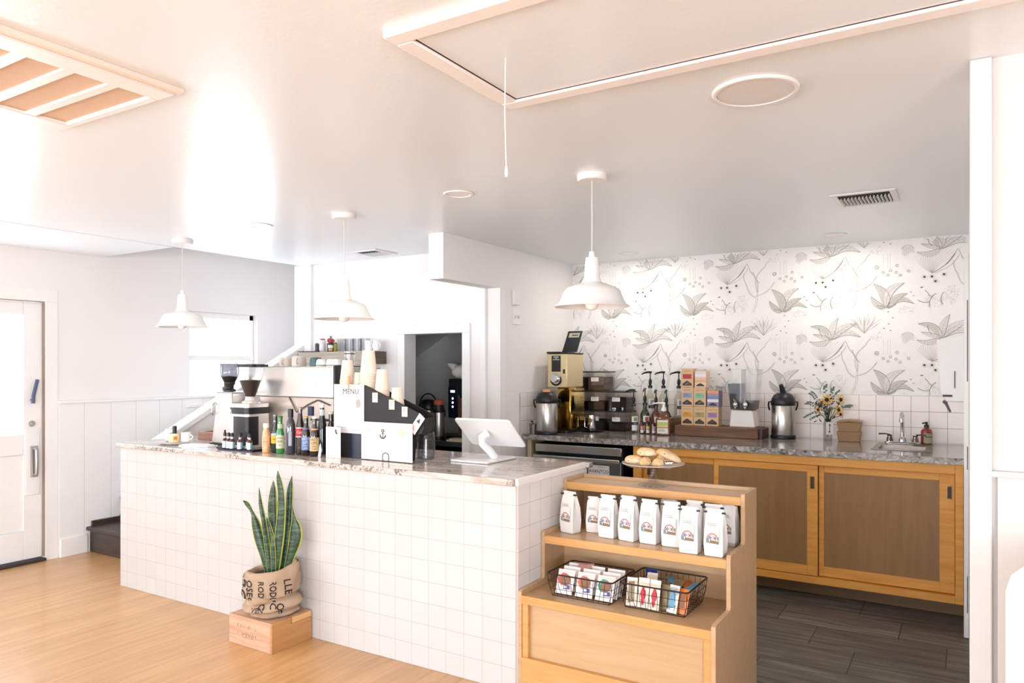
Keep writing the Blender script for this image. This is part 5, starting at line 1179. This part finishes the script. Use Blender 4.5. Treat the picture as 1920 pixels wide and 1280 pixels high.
# ================================================================ STEPPED DISPLAY SHELF
DX0, DX1 = -1.690, -.812; TH = .018
du = thing('display_shelf', 'stepped birch plywood display unit against the tiled end of the counter', 'shelf', (-1.25, 3.1, 0))
O = (-1.25, 3.1, 0)
side = [(2.797, 0), (2.797, .455), (3.007, .455), (3.007, .677), (3.232, .677), (3.232, .894), (3.44, .894), (3.44, 0)]
sideR = [(2.797, 0), (2.797, .452), (2.81, .46), (3.0, .462), (3.007, .47), (3.007, .672), (3.016, .68), (3.224, .682), (3.232, .69), (3.232, .89), (3.237, .896), (3.44, .896), (3.44, 0)]
for x0, x1, nm in ((DX0, DX0 + TH, 'left'), (DX1 - TH, DX1, 'right')):
    g = W_(*O); g.prism(sideR, x0, x1, 'x'); lab(g.build('side_panel', M_birch, du, bevel=.001), '%s side panel of stepped plywood' % nm)
a, b = DX0 + TH, DX1 - TH
for nm, y0, y1, z in (('bottom', 2.797, 3.21, .436), ('middle', 3.007, 3.42, .660), ('top', 3.232, 3.42, .880)):
    g = W_(*O); g.box(a, b, y0 + .018, y1, z - .018, z); s_ = g.build('shelf_board', M_birch, du); lab(s_, nm + ' shelf board')
    g = W_(*O); g.box(a, b, y0, y0 + .0178, z - .036, z + .001); g.build('nosing', M_birch_edge, s_, bevel=.002)
g = W_(*O); g.box(a, b, 3.421, 3.44, .0, .896); g.build('back_panel', M_birch, du)
g = W_(*O); g.box(a, b, 3.205, 3.215, .0, .62); g.build('lower_back', M_birch, du)
g = W_(*O); g.box(a + .03, b - .03, 2.822, 2.832, .16, .40); g.build('front_panel', M_birch, du)
g = W_(*O); g.box(a, a + .03, 2.803, 2.84, .165, .40).box(b - .03, b, 2.803, 2.84, .165, .40).box(a, b, 2.797, 2.84, .0, .165); g.build('front_frame', M_birch_edge, du, bevel=.0015)
# ---- coffee bags ---------------------------------------------------------------
bagm = pm('white_bag_paper', 'ece8e4', .55, var=.03, bump=.25, scale=6); blkm = M_black
pic = [M_paper, pm('arch_red', 'c08478', .7), pm('arch_blue', '6f7090', .7), pm('scene_brown', '8d7458', .7), pm('scene_teal', '7f938f', .7), M_grey]
def coffee_bag(x, y, z, label, rz=0, h=.195, w=.078, first=None, group='white coffee bags on the middle shelf'):
    if first: return dup(first, (x, y, z), label, rz)
    t = thing('coffee_bag', label, 'bag', (x, y, z), rz, group=group)
    d = .055; g = G()
    lv = [(0, w/2 - .004, d/2 - .003), (.006, w/2, d/2), (h*.3, w/2 + .002, d/2 + .004), (h*.6, w/2, d/2 - .001), (h*.82, w/2 - .001, d/4), (h*.93, w/2 - .001, .004), (h, w/2 - .002, .003)]
    vs = []; fs = []
    for i, (zz, hw, hd) in enumerate(lv):
        gz = .0 if i < 2 else (.006 if i < 4 else .010)
        off = 0 if i < 4 else (.004 if i < 6 else .006)
        vs += [(-hw, -hd - off, zz), (0, -hd - off - .001, zz), (hw, -hd - off, zz), (hw - gz, -off, zz), (hw, hd - off, zz), (0, hd - off, zz), (-hw, hd - off, zz), (-hw + gz, -off, zz)]
    for i in range(len(lv) - 1):
        for k in range(8):
            k2 = (k + 1) % 8; fs.append((i*8+k, i*8+k2, (i+1)*8+k2, (i+1)*8+k))
    fs.append(tuple(range(7, -1, -1))); fs.append(tuple(len(vs) - 8 + k for k in range(8)))
    g.add(vs, fs); g.build('bag_body', bagm, t, bevel=.0015)
    yy = -d/2 - .0065
    g = G(); lx, lz, s_ = -.002, .055, .046
    g.add([(lx - s_/2, yy, lz), (lx + s_/2, yy, lz), (lx + s_/2, yy, lz + s_*1.25), (lx - s_/2, yy, lz + s_*1.25)], [(0, 1, 2, 3)], 0)
    q = [(lx + .021*math.cos(math.pi*i/12), yy - .0004, lz + .012 + .025*math.sin(math.pi*i/12)) for i in range(13)]
    g.add(q, [tuple(range(13))], 1)
    q = [(lx + .017*math.cos(math.pi*i/12), yy - .0006, lz + .012 + .020*math.sin(math.pi*i/12)) for i in range(13)]
    g.add(q, [tuple(range(13))], 0)
    for cx in (-.009, .009):
        for k in range(5):
            a_ = k*1.256; g.add([(lx + cx + .006*math.cos(a_) + .003*math.cos(e), yy - .0008, lz + .02 + .006*math.sin(a_) + .003*math.sin(e)) for e in (0, 1.57, 3.14, 4.71)], [(0, 1, 2, 3)], 2 if cx < 0 else 1)
        g.add([(lx + cx + .004*math.cos(e), yy - .0009, lz + .02 + .004*math.sin(e)) for e in (0, 1.05, 2.1, 3.14, 4.2, 5.2)], [tuple(range(6))], 2)
    g.add([(lx - .01, yy - .001, lz + .001), (lx + .022, yy - .001, lz + .0), (lx + .022, yy - .001, lz + .010), (lx - .008, yy - .001, lz + .012)], [(0, 1, 2, 3)], 3)
    g.add([(lx - .022, yy - .001, lz + .002), (lx - .009, yy - .001, lz + .001), (lx - .013, yy - .001, lz + .014), (lx - .022, yy - .001, lz + .018)], [(0, 1, 2, 3)], 4)
    g.add([(lx + .015, yy - .001, lz + .014), (lx + .022, yy - .001, lz + .012), (lx + .022, yy - .001, lz + .026), (lx + .018, yy - .001, lz + .024)], [(0, 1, 2, 3)], 4)
    for k in range(2): g.add([(lx - .018, yy - .0004, lz + .062 + .006*k), (lx + .014, yy - .0004, lz + .062 + .006*k), (lx + .014, yy - .0004, lz + .0635 + .006*k), (lx - .018, yy - .0004, lz + .0635 + .006*k)], [(0, 1, 2, 3)], 5)
    g.v = [(lx + (q[0] - lx)*1.22, q[1], lz + (q[2] - lz)*1.2) for q in g.v]
    o = g.build('picture_label', pic, t, smooth=0)
    for s_ in (-1, 1): G().box(s_*w/2 - .008, s_*w/2 + .006, -.016, -.008, h - .018, h - .011).build('tin_tie_end', blkm, t)
    return t
Zs = .6612
B0 = coffee_bag(-1.60, 3.13, Zs, 'coffee bag at the far left of the shelf, turned to show its side', math.radians(-14))
coffee_bag(-1.505, 3.20, Zs, 'shorter coffee bag pushed back, second from the left', math.radians(6), first=B0).scale = (.9, .9, .86)
coffee_bag(-1.405, 3.135, Zs, 'coffee bag third from the left on the middle shelf', math.radians(-4), first=B0)
t = coffee_bag(-1.300, 3.125, Zs, 'leaning coffee bag fourth from the left, its top tipped to the right', math.radians(-9), first=B0); t.scale = (1, 1, 1.03)
coffee_bag(-1.200, 3.125, Zs, 'coffee bag fifth from the left with its label highest', math.radians(-3), first=B0)
coffee_bag(-1.098, 3.125, Zs, 'coffee bag sixth from the left on the middle shelf', math.radians(2), first=B0)
coffee_bag(-.995, 3.055, Zs, 'coffee bag standing forward, seventh from the left', math.radians(2), first=B0)
coffee_bag(-.888, 3.06, Zs, 'frontmost coffee bag at the right end of the front row', math.radians(-3), first=B0)
coffee_bag(-1.02, 3.20, Zs, 'coffee bag behind the sixth and seventh of the front row', math.radians(-2), first=B0)
coffee_bag(-.925, 3.16, Zs, 'coffee bag in the second row behind the two frontmost ones', math.radians(4), first=B0)
coffee_bag(-.892, 3.27, Zs, 'coffee bag in the back right corner of the shelf', math.radians(-5), first=B0)
coffee_bag(-1.16, 3.27, Zs, 'coffee bag at the back behind the fifth one', math.radians(3), first=B0)
coffee_bag(-1.36, 3.27, Zs, 'coffee bag at the back behind the third one', math.radians(-3), first=B0)
# ---- wire baskets ------------------------------------------------------------
wire = pm('brown_black_wire', '33231d', .45, .5)
def basket(x0, x1, y0, y1, z0, h, label):
    cx, cy = (x0 + x1)/2, (y0 + y1)/2; t = thing('wire_basket', label, 'basket', (cx, cy, z0)); hx, hy = (x1 - x0)/2, (y1 - y0)/2
    def ringp(k, z): return [(-hx*k + .01, -hy*k, z), (hx*k - .01, -hy*k, z), (hx*k, -hy*k + .01, z), (hx*k, hy*k - .01, z), (hx*k - .01, hy*k, z), (-hx*k + .01, hy*k, z), (-hx*k, hy*k - .01, z), (-hx*k, -hy*k + .01, z)]
    G().tube(ringp(1, h), .0035, 8, closed=True).build('rim', wire, t)
    g = G(); K0 = .88
    for f_ in (0.02, .33, .66): g.tube(ringp(K0 + (1 - K0)*f_, .002 + (h - .002)*f_), .0012, 5, closed=True)
    n = 11
    for i in range(n + 1):
        u = -1 + 2*i/n; jit = .006*math.sin(i*2.3)
        for s_ in (-1, 1): g.tube([(u*hx*K0*.97, s_*hy*K0, .003), (u*hx*.95 + jit, s_*hy*.95, h*.5), (u*hx*.97, s_*hy, h)], .0011, 5)
    for i in range(9):
        v = -1 + 2*i/8
        for s_ in (-1, 1): g.tube([(s_*hx*K0, v*hy*K0*.97, .003), (s_*hx, v*hy*.97, h)], .0011, 5)
        g.tube([(-hx*K0, v*hy*K0*.97, .0015), (hx*K0, v*hy*K0*.97, .0015)], .0011, 5)
    g.build('wire_mesh', wire, t); return t
ZB = .4375
basket(-1.575, -1.262, 2.85, 3.10, ZB, .10, 'black wire basket of white wafer packets, left one on the bottom shelf')
basket(-1.238, -.945, 2.87, 3.14, ZB, .105, 'black wire basket of colourful snack bars, right one on the bottom shelf')
def packet(x, y, z, w, h, tilt, rz, body, marks, label, group, th=.012, cat='snack packet'):
    t = thing('snack_packet', label, cat, (x, y, z), math.radians(rz), group=group)
    R = Matrix.Rotation(math.radians(tilt), 4, 'X')
    g = G(); g.T = R; n = 8; vs = []; fs = []
    rows_ = [(0, .1), (.012, .12), (h*.2, 1), (h*.8, 1), (h - .012, .12), (h, .1)]
    for zz, k in rows_: vs += [(-w/2, 0, zz), (-w*.28, -th/2*k, zz), (w*.28, -th/2*k, zz), (w/2, 0, zz), (w*.28, th/2*k, zz), (-w*.28, th/2*k, zz)]
    for i in range(5):
        for k in range(6): k2 = (k+1) % 6; fs.append((i*6+k, i*6+k2, (i+1)*6+k2, (i+1)*6+k))
    fs += [tuple(range(5, -1, -1)), tuple(30 + k for k in range(6))]
    g.add(vs, fs); g.build('wrapper', body, t)
    if marks:
        g = G(); g.T = R
        for i, (mx, mz, mw, mh, shape, m) in enumerate(marks):
            y_ = -th/2 - .0008 - .0003*i
            if shape == 'o': g.add([(mx + mw*math.cos(.6283*k)*(1 + .12*(k % 2)), y_, mz + mh*math.sin(.6283*k)*(1 + .12*(k % 2))) for k in range(10)], [tuple(range(10))], i)
            else: g.add([(mx - mw, y_, mz - mh), (mx + mw, y_, mz - mh*.8), (mx + mw*.8, y_, mz + mh), (mx - mw, y_, mz + mh*.9)], [(0, 1, 2, 3)], i)
        g.build('print', [q[5] for q in marks], t, smooth=0)
    return t
wp = pm('waxy_white_packet', 'ebe3df', .4, bump=.3, scale=8)
def stroop(c1): return [(-.004, .062, .028, .026, 'o', pm('pk_' + c1, c1, .6)), (.004, .060, .024, .023, 'o', pm('wafer_brown', '8e6a50', .6)), (.014, .030, .016, .010, 'b', pm('mark_purple', '5a5590', .6)), (.008, .030, .007, .005, 'b', M_paper)]
for k, (x, c1, w_) in enumerate(((-1.515, 'd0584c', 'left'), (-1.418, 'd9694f', 'middle'), (-1.322, '4b9c8c', 'right'))):
    for j in range(3):
        packet(x + .002*j, 2.895 + .045*j, ZB + .006, .082, .105 + .004*j, -22, 0, wp, stroop(c1) if j == 0 else stroop(c1), '%s in the %s column of the left basket' % (('front wafer packet', 'wafer packet behind the front one', 'rear wafer packet')[j], w_), 'wafer packets in the left basket', .014)
for j in range(5):
    packet(-1.470 + .010*j, 3.0 + .004*j, ZB + .045, .05, .075, -10, 75, pm('pink_white_packet', 'dba79c', .5), None, 'upright pinkish wafer packet, %s of the bundle standing in the left basket' % ('first', 'second', 'third', 'fourth', 'last')[j], 'pinkish packets standing in the left basket', .006)
bar_w = pm('bar_cream', 'e6dccb', .35, bump=.3, scale=10); olive = pm('bar_olive', '8e7d5c', .35, bump=.3, scale=10); silv = pm('foil_silver', 'c9c4bd', .2, .8, bump=.6, scale=10); blue = pm('bar_blue', '5f9bbd', .3, bump=.4, scale=10); orange = pm('bar_orange', 'd7772f', .3, bump=.4, scale=10); crim = pm('mark_crimson', 'c22f38', .5)
fig = lambda c: [(.0, .070, .007, .014, 'o', c), (.001, .055, .012, .022, 'o', c), (0, .03, .007, .02, 'o', c)]
gb = 'snack bars in the right basket'
packet(-1.200, 2.905, ZB + .005, .045, .115, -14, 8, bar_w, [(.0, .055, .014, .045, 'b', olive)], 'cream and olive snack bar at the left of the right basket', gb)
packet(-1.150, 2.905, ZB + .005, .046, .12, -14, 3, bar_w, fig(crim), 'cream snack bar with a red figure, left of the two', gb)
packet(-1.100, 2.90, ZB + .005, .046, .12, -14, -3, bar_w, fig(crim), 'cream snack bar with a red figure, right of the two', gb)
packet(-1.060, 2.93, ZB + .005, .04, .10, -16, 0, olive, None, 'olive snack bar tucked behind the red-figured ones', gb)
packet(-1.025, 2.905, ZB + .005, .045, .11, -18, -10, silv, [(0, .055, .014, .04, 'b', blue)], 'crinkled silver and blue snack bar at the front of the right basket', gb)
packet(-.985, 2.91, ZB + .005, .045, .10, -20, -14, orange, [(.0, .05, .012, .03, 'b', pm('bar_brown', '8d5a3a', .4))], 'orange and brown snack bar near the right front corner', gb)
packet(-1.15, 3.0, ZB + .04, .045, .09, -35, 10, bar_w, None, 'white snack bar lying back in the middle of the right basket', gb)
packet(-1.07, 3.0, ZB + .03, .05, .10, -50, -20, olive, None, 'brownish snack bar lying back in the right basket', gb)
packet(-1.01, 2.98, ZB + .06, .045, .10, -70, -30, blue, None, 'light blue snack bar lying on top of the right basket', gb)
packet(-.985, 3.03, ZB + .065, .045, .09, -75, 30, orange, None, 'bright orange snack bar lying at the back right of the right basket', gb)
packet(-1.03, 3.06, ZB + .065, .045, .09, -72, 60, blue, None, 'blue wrapper at the back of the right basket', gb)
packet(-1.19, 3.02, ZB + .05, .045, .08, -40, -30, pm('bar_pink', 'c63a72', .35), None, 'pink wrapper at the back left of the right basket', gb)
packet(-1.175, 3.075, ZB + .06, .05, .075, -50, 20, pm('bar_navy', '2b4f9c', .3), None, 'dark blue wrapper in the back left corner of the right basket', gb)
# ---- cake stand with scones -------------------------------------------------------
cs = thing('cake_stand', 'clear glass cake stand on the top shelf of the display unit', 'cake stand', (-1.27, 3.345, .8805))
cg = glass('cake_glass', (.93, .92, .91), .5)
G().lathe([(.072, .0005), (.072, .003), (.03, .018), (.020, .022), (.024, .032), (.018, .045), (.013, .06), (.014, .08), (.02, .09), (.001, .091)], 32).build('stem_and_foot', cg, cs)
G().lathe([(.02, .091), (.13, .094), (.146, .104), (.147, .109), (.143, .108), (.128, .098), (.001, .0965)], 48).build('plate', cg, cs)
G().shell([(.146, .1045), (.1478, .1085), (.146, .1095)], 48).build('plate_rim', pm('rim_pink', 'd9bba6', .2), cs)
def scone_mat():
    t = NT('scone_crust'); f = t.noise(t.coords(), 40, 4, .7)
    col = t.ramp(t.noise(t.coords(), 14, 4, .6), [(.35, lin('d6a46a')), (.5, lin('e8c799')), (.66, lin('f3e0c2'))]); sp_ = t.math('GREATER_THAN', t.noise(t.coords(), 48, 1), .735)
    t.l(t.mix(sp_, col, lin('4e3426')), t.p.inputs['Base Color']); t.p.inputs['Roughness'].default_value = .7; t.bump(f, .6, .006); return t.m
SM = scone_mat()
def scone(x, y, z, label, rz, sx=1.0, sy=1.0, sz=1.0, ry=0, wedge=True):
    g = G(); pts = []
    base = [(-.05, -.028), (-.02, -.034), (.03, -.030), (.052, -.008), (.05, .014), (.02, .032), (-.02, .034), (-.05, .02)] if wedge else [(.04*math.cos(k*.785), .034*math.sin(k*.785)) for k in range(8)]
    vs = []
    for zz, k in ((0, .86), (.012, 1.0), (.026, .95), (.036, .62), (.040, .2)): vs += [(a*k, b*k, zz + .003*math.sin(a*90)*(zz > .02)) for a, b in base]
    fs = [tuple(range(7, -1, -1)), tuple(32 + k for k in range(8))]
    for i in range(4):
        for k in range(8): k2 = (k+1) % 8; fs.append((i*8+k, i*8+k2, (i+1)*8+k2, (i+1)*8+k))
    g.add(vs, fs); o = g.build('scone', SM, loc=(x, y, z), subsurf=2, smooth=80); o.rotation_euler = (0, math.radians(ry), math.radians(rz)); o.scale = (sx, sy, sz)
    return tag(o, label, 'pastry', 'scones on the glass cake stand')
PZ = .8805 + .1
scone(-1.355, 3.325, PZ, 'scone at the left edge of the glass cake stand', 15, 1.0, .9)
scone(-1.285, 3.285, PZ, 'pale speckled scone at the front of the cake stand', 100, .9, .9, 1.0, 0, False)
scone(-1.225, 3.29, PZ, 'browner scone at the front, beside the pale speckled one', 70, .75, .9, .95, 0, False)
scone(-1.305, 3.36, PZ + .036, 'scone lying on top of the pile on the left', 10, 1.05, .9)
scone(-1.225, 3.385, PZ + .012, 'scone at the back of the cake stand between the top two', 60, .9, .9)
scone(-1.195, 3.335, PZ + .030, 'large pale wedge scone leaning down to the right', 40, 1.35, 1.0, 1.0, 24)
# ================================================================ PLANT ON A CRATE
cr = thing('wooden_crate', 'small weathered wooden crate under the snake plant, on the wood floor', 'crate', (-3.135, 2.66, 0))
cw = wood('weathered_crate', 'b98a6b', 'dcbb9f', axis=0, rough=.7, contrast=(.25, .75)); cw2 = wood('crate_side', 'b07a45', 'cf9f6a', axis=1, rough=.65, contrast=(.25, .75))
g = G(); g.box(-.165, .15, -.132, -.118, .0005, .152).box(-.165, .15, .118, .130, .0005, .152).box(-.165, .15, -.1178, -.005, .140, .152).box(-.165, .15, -.003, .1178, .140, .152); g.box(-.165, -.152, -.1178, .1178, .0005, .139)
g.build('planks', cw, cr, bevel=.0015)
g = G(); g.prism([(-.132, .0005), (.130, .0005), (.130, .118), (-.01, .118), (-.01, .152), (-.132, .152)], .1505, .165, 'x')
for k in range(6): g.box(.150, .166, -.1335, -.1318, .008 + .024*k, .020 + .024*k)
g.build('end_board', cw2, cr, bevel=.001)
g = G(); g.prism([(.0, .119), (.130, .119), (.130, .150), (.0, .150)], .152, .164, 'x'); lab(g.build('hand_slot_rail', wood('fresh_wood', 'dba667', 'f0c793', axis=1), cr, bevel=.001), 'paler replacement rail in the hand slot')
g = G(); r_ = random.Random(2)
for i in range(26):
    x = -.10 + .15*(i % 13)/13; z = .092 - .035*(i // 13) - .0*x; h_ = r_.uniform(.006, .02); w_ = r_.uniform(.002, .006)
    g.add([(x, -.1325, z), (x + w_, -.1325, z + .002), (x + w_ + .003, -.1325, z + h_), (x + .003, -.1325, z + h_)], [(0, 1, 2, 3)])
g.text('CAYA', .034, TR(-.02, -.1326, .052) @ RX90, 0, -.008)
g.build('branded_stain', pm('burnt_red_brown', 'a06a58', .8), cr, smooth=0)
plant = thing('snake_plant', 'snake plant with yellow-edged leaves in a printed burlap sack', 'plant', (-3.105, 2.645, .1525), math.radians(31.6))
# burlap sack, folded down on itself
bl = NT('burlap'); wv = bl.n('ShaderNodeTexWave'); wv.inputs['Scale'].default_value = 160; bl.l(bl.coords(), wv.inputs[0])
wv2 = bl.n('ShaderNodeTexWave', bands_direction='Z'); wv2.inputs['Scale'].default_value = 160; bl.l(bl.coords(), wv2.inputs[0])
bl.l(bl.mix(bl.noise(bl.coords(), 9, 4), lin('a98b70'), lin('ccb299')), bl.p.inputs['Base Color']); bl.p.inputs['Roughness'].default_value = .95; bl.bump(bl.math('ADD', wv.outputs['Fac'], wv2.outputs['Fac']), .4, .002)
BL = bl.m; HS = .27
def sack_r(a, z):
    t = z / HS
    r = .133 + .020*math.sin(math.pi*min(1, max(0, (t - .25)/.75))) - .012*t
    r += .006*math.sin(3*a + 8*t) + .004*math.sin(7*a - 11*t)
    r += .024*math.exp(-((t - .22 - .06*math.sin(a + 1))/.07)**2) - .028*math.exp(-((t - .36 - .07*math.sin(a + 1.2))/.035)**2) - .02*math.exp(-((t - .10 - .04*math.cos(a))/.03)**2)
    if t < .05: r -= .03*(1 - t/.05)
    return r
def rim_z(a): return HS*(.90 + .10*math.cos(a - .3) + .03*math.sin(2*a))
g = G(); nA, nZ = 64, 44; vs = []; fs = []
for j in range(nZ + 1):
    for i in range(nA):
        a_ = 2*math.pi*i/nA; z = rim_z(a_)*j/nZ; r = sack_r(a_, z); vs.append((r*math.cos(a_), r*math.sin(a_)*.86, z))
for j in range(nZ):
    for i in range(nA): i2 = (i+1) % nA; fs.append((j*nA+i, j*nA+i2, (j+1)*nA+i2, (j+1)*nA+i))
fs.append(tuple(range(nA - 1, -1, -1)))
b0 = len(vs)   # inside of the sack
for j, (dr, dz) in enumerate(((.006, .006), (.016, .004), (.024, -.012), (.030, -.05))):
    for i in range(nA):
        a_ = 2*math.pi*i/nA; z = rim_z(a_); r = sack_r(a_, z) - dr; vs.append((r*math.cos(a_), r*math.sin(a_)*.86, z + dz))
for j in range(4):
    s0 = (nZ*nA) if j == 0 else b0 + (j-1)*nA; s1 = b0 + j*nA
    for i in range(nA): i2 = (i+1) % nA; fs.append((s0+i, s0+i2, s1+i2, s1+i))
g.add(vs, fs); sackG = g
# plain folded-over cuff, deep on the right, and a fold across the lower left
g = G(); vs = []; fs = []; n2 = 40
for i in range(n2 + 1):
    a_ = math.radians(-150 + 190*i/n2); dpt = .02 + .05*max(0, math.sin(math.pi*i/n2))*(.55 + .45*i/n2)
    for k in range(6):
        u = k/5; z = rim_z(a_) + .004 - dpt*u; r = sack_r(a_, z) + .005*math.sin(math.pi*(u*.8 + .2)) + .002; vs.append((r*math.cos(a_), r*math.sin(a_)*.86, z))
for i in range(n2):
    for k in range(5): fs.append((i*6+k, i*6+k+1, (i+1)*6+k+1, (i+1)*6+k))
g.add(vs, fs); lab(g.build('folded_cuff', BL, plant, smooth=60), 'plain cuff folded over the rim')
g = G(); P = []
for i in range(15):
    a_ = math.radians(-175 + 125*i/14); z = .052 + .05*math.sin(math.pi*.55*i/14) + .008*math.sin(i); r = sack_r(a_, z) - .006; P.append((r*math.cos(a_), r*math.sin(a_)*.86, z))
g.tube(P, [.006, .014, .02, .024, .026, .027, .027, .026, .024, .021, .018, .014, .010, .006, .002], 12, flat=1.0)
lab(g.build('lower_fold', BL, plant, smooth=60), 'slack fold sagging across the lower left')
n0 = len(sackG.v)
for (txt, deg, z, sz_, rot) in (('BOUL', -176, .150, .055, True), ('RO', -152, .140, .08, True), ('OSEC', -128, .140, .052, True), ('PRODUC', -98, .138, .043, True), ('PRODUC', -74, .142, .043, True), ('LLE', -44, .165, .055, True), ('OF', -60, .055, .05, True), ('VEN', -104, .052, .032, False)):
    wrap(sackG, txt, sz_, .135, math.radians(deg), z, 1, .95, rot, (lambda a, z: sack_r(a, z) + .0035), .012)
sackG.v = sackG.v[:n0] + [(x, y*.86, z) for x, y, z in sackG.v[n0:]]
sackG.build('burlap_sack', [BL, pm('sack_ink', '2b2226', .9)], plant, smooth=60)
soil = G().lathe([(.105, .19), (.105, .205), (.001, .21)], 24); soil.build('soil', pm('potting_soil', '3a2a20', .95, bump=.6), plant)
def leafmat():
    t = NT('snake_leaf'); f = t.noise(t.coords((7, 7, 55)), 1.3, 5, .65, .8)
    t.l(t.ramp(f, [(.38, lin('182a1c')), (.5, lin('2c4730')), (.66, lin('55724f'))]), t.p.inputs['Base Color']); t.p.inputs['Roughness'].default_value = .35; return t.m
LM = leafmat(); LE = pm('leaf_yellow_edge', 'b3b456', .4)
def sleaf(path, widths, dy, name='leaf', twist=0):
    """path: list of (x, z) in metres as seen from the room; widths at each point; dy depth"""
    # resample
    n = 22; xs = []; 
    def itp(seq, t):
        k = min(int(t*(len(seq) - 1)), len(seq) - 2); f = t*(len(seq) - 1) - k
        p0, p1, p2, p3 = seq[max(0, k-1)], seq[k], seq[k+1], seq[min(len(seq) - 1, k+2)]
        return .5*((2*p1) + (-p0 + p2)*f + (2*p0 - 5*p1 + 4*p2 - p3)*f*f + (-p0 + 3*p1 - 3*p2 + p3)*f**3)
    vs = []; fs = []; mi = []
    px_ = [p[0] for p in path]; pz_ = [p[1] for p in path]
    for i in range(n + 1):
        t = i/n; x = itp(px_, t); z = itp(pz_, t); w = max(.0012, itp(widths, t)*1.15); x2 = itp(px_, min(1, t + .02)); z2 = itp(pz_, min(1, t + .02)); x1 = itp(px_, max(0, t - .02)); z1 = itp(pz_, max(0, t - .02))
        dx, dz = x2 - x1, z2 - z1; l = math.hypot(dx, dz) or 1; nx, nz = dz/l, -dx/l; tw = twist*math.sin(t*3)
        for s_, d in ((-.5, .010), (-.40, .004), (0, -.004), (.40, .004), (.5, .010), (.40, .009), (0, .002), (-.40, .009)):
            vs.append((x + nx*w*s_*math.cos(tw), dy + (d*min(1, w/.04)) + w*s_*math.sin(tw), z + nz*w*s_))
    for i in range(n):
        for k in range(8): k2 = (k+1) % 8; fs.append((i*8+k, i*8+k2, (i+1)*8+k2, (i+1)*8+k)); mi.append(1 if k in (0, 3, 4, 7) else 0)
    fs += [tuple(range(7, -1, -1)), tuple(n*8 + k for k in range(8))]; mi += [0, 0]
    g = G(); g.v = vs; g.f = fs; g.mi = mi; g.build(name, [LM, LE], plant, smooth=70)
def ZP(pts):   # tracing units -> metres above the crate, x from the middle of the sack
    return [((a - 364)*.000805, (1000 - b)*.000805) for a, b in pts]
sleaf(ZP([(350, 800), (318, 640), (285, 520), (262, 420), (240, 340), (205, 285), (180, 262)]), [.02, .034, .044, .040, .014, .020, .002], -.02, twist=.3)
sleaf(ZP([(365, 800), (352, 640), (335, 500), (318, 380), (300, 280), (292, 175)]), [.02, .024, .026, .022, .018, .002], -.035, twist=.5)
sleaf(ZP([(375, 800), (366, 600), (356, 420), (352, 300), (358, 200), (362, 140)]), [.02, .036, .044, .044, .028, .002], .02)
sleaf(ZP([(385, 800), (392, 600), (398, 420), (400, 300), (404, 220), (408, 172)]), [.02, .03, .034, .03, .02, .002], .03)
sleaf(ZP([(385, 800), (400, 640), (420, 480), (432, 320), (428, 200), (415, 120), (410, 66)]), [.028, .044, .048, .042, .034, .024, .002], -.03, twist=-.2)
sleaf(ZP([(420, 800), (440, 640), (455, 480), (466, 320), (472, 200), (487, 108)]), [.02, .034, .036, .034, .03, .002], .012)
sleaf(ZP([(430, 800), (480, 640), (512, 520), (515, 440), (508, 390), (500, 330), (492, 288)]), [.02, .040, .062, .052, .022, .006, .001], -.005)
sleaf(ZP([(375, 800), (372, 620), (358, 500), (340, 410), (332, 370)]), [.02, .032, .030, .016, .002], -.012)
sleaf(ZP([(388, 800), (386, 640), (384, 540), (382, 480)]), [.02, .024, .02, .002], -.045)
# ---- white chair back at the lower right edge of the view ----------------------------
ch = thing('white_chair', 'white chair with a rounded back, cut off by the right edge of the photo', 'chair', (.27, 1.95, 0), math.radians(-6))
wpk = pm('glossy_white_shell', 'f6f4f2', .3)
pts = [(-.21, .44), (.21, .44), (.21, .90)] + [(.13 + .08*math.cos(math.radians(q)), .90 + .08*math.sin(math.radians(q))) for q in (30, 60, 90)] + [(-.13 + .08*math.cos(math.radians(q)), .90 + .08*math.sin(math.radians(q))) for q in (90, 120, 150)] + [(-.21, .90)]
G().prism(pts, .18, .20, 'y').build('backrest', wpk, ch, bevel=.008)
G().rbox(-.21, .21, -.22, .178, .43, .455, .05).build('seat', wpk, ch, bevel=.006)
for sx_ in (-.17, .17):
    for sy_ in (-.17, .15): G().tube([(sx_, sy_, .43), (sx_*1.15, sy_*1.15, .001)], [.014, .011], 10).build('leg', wpk, ch)
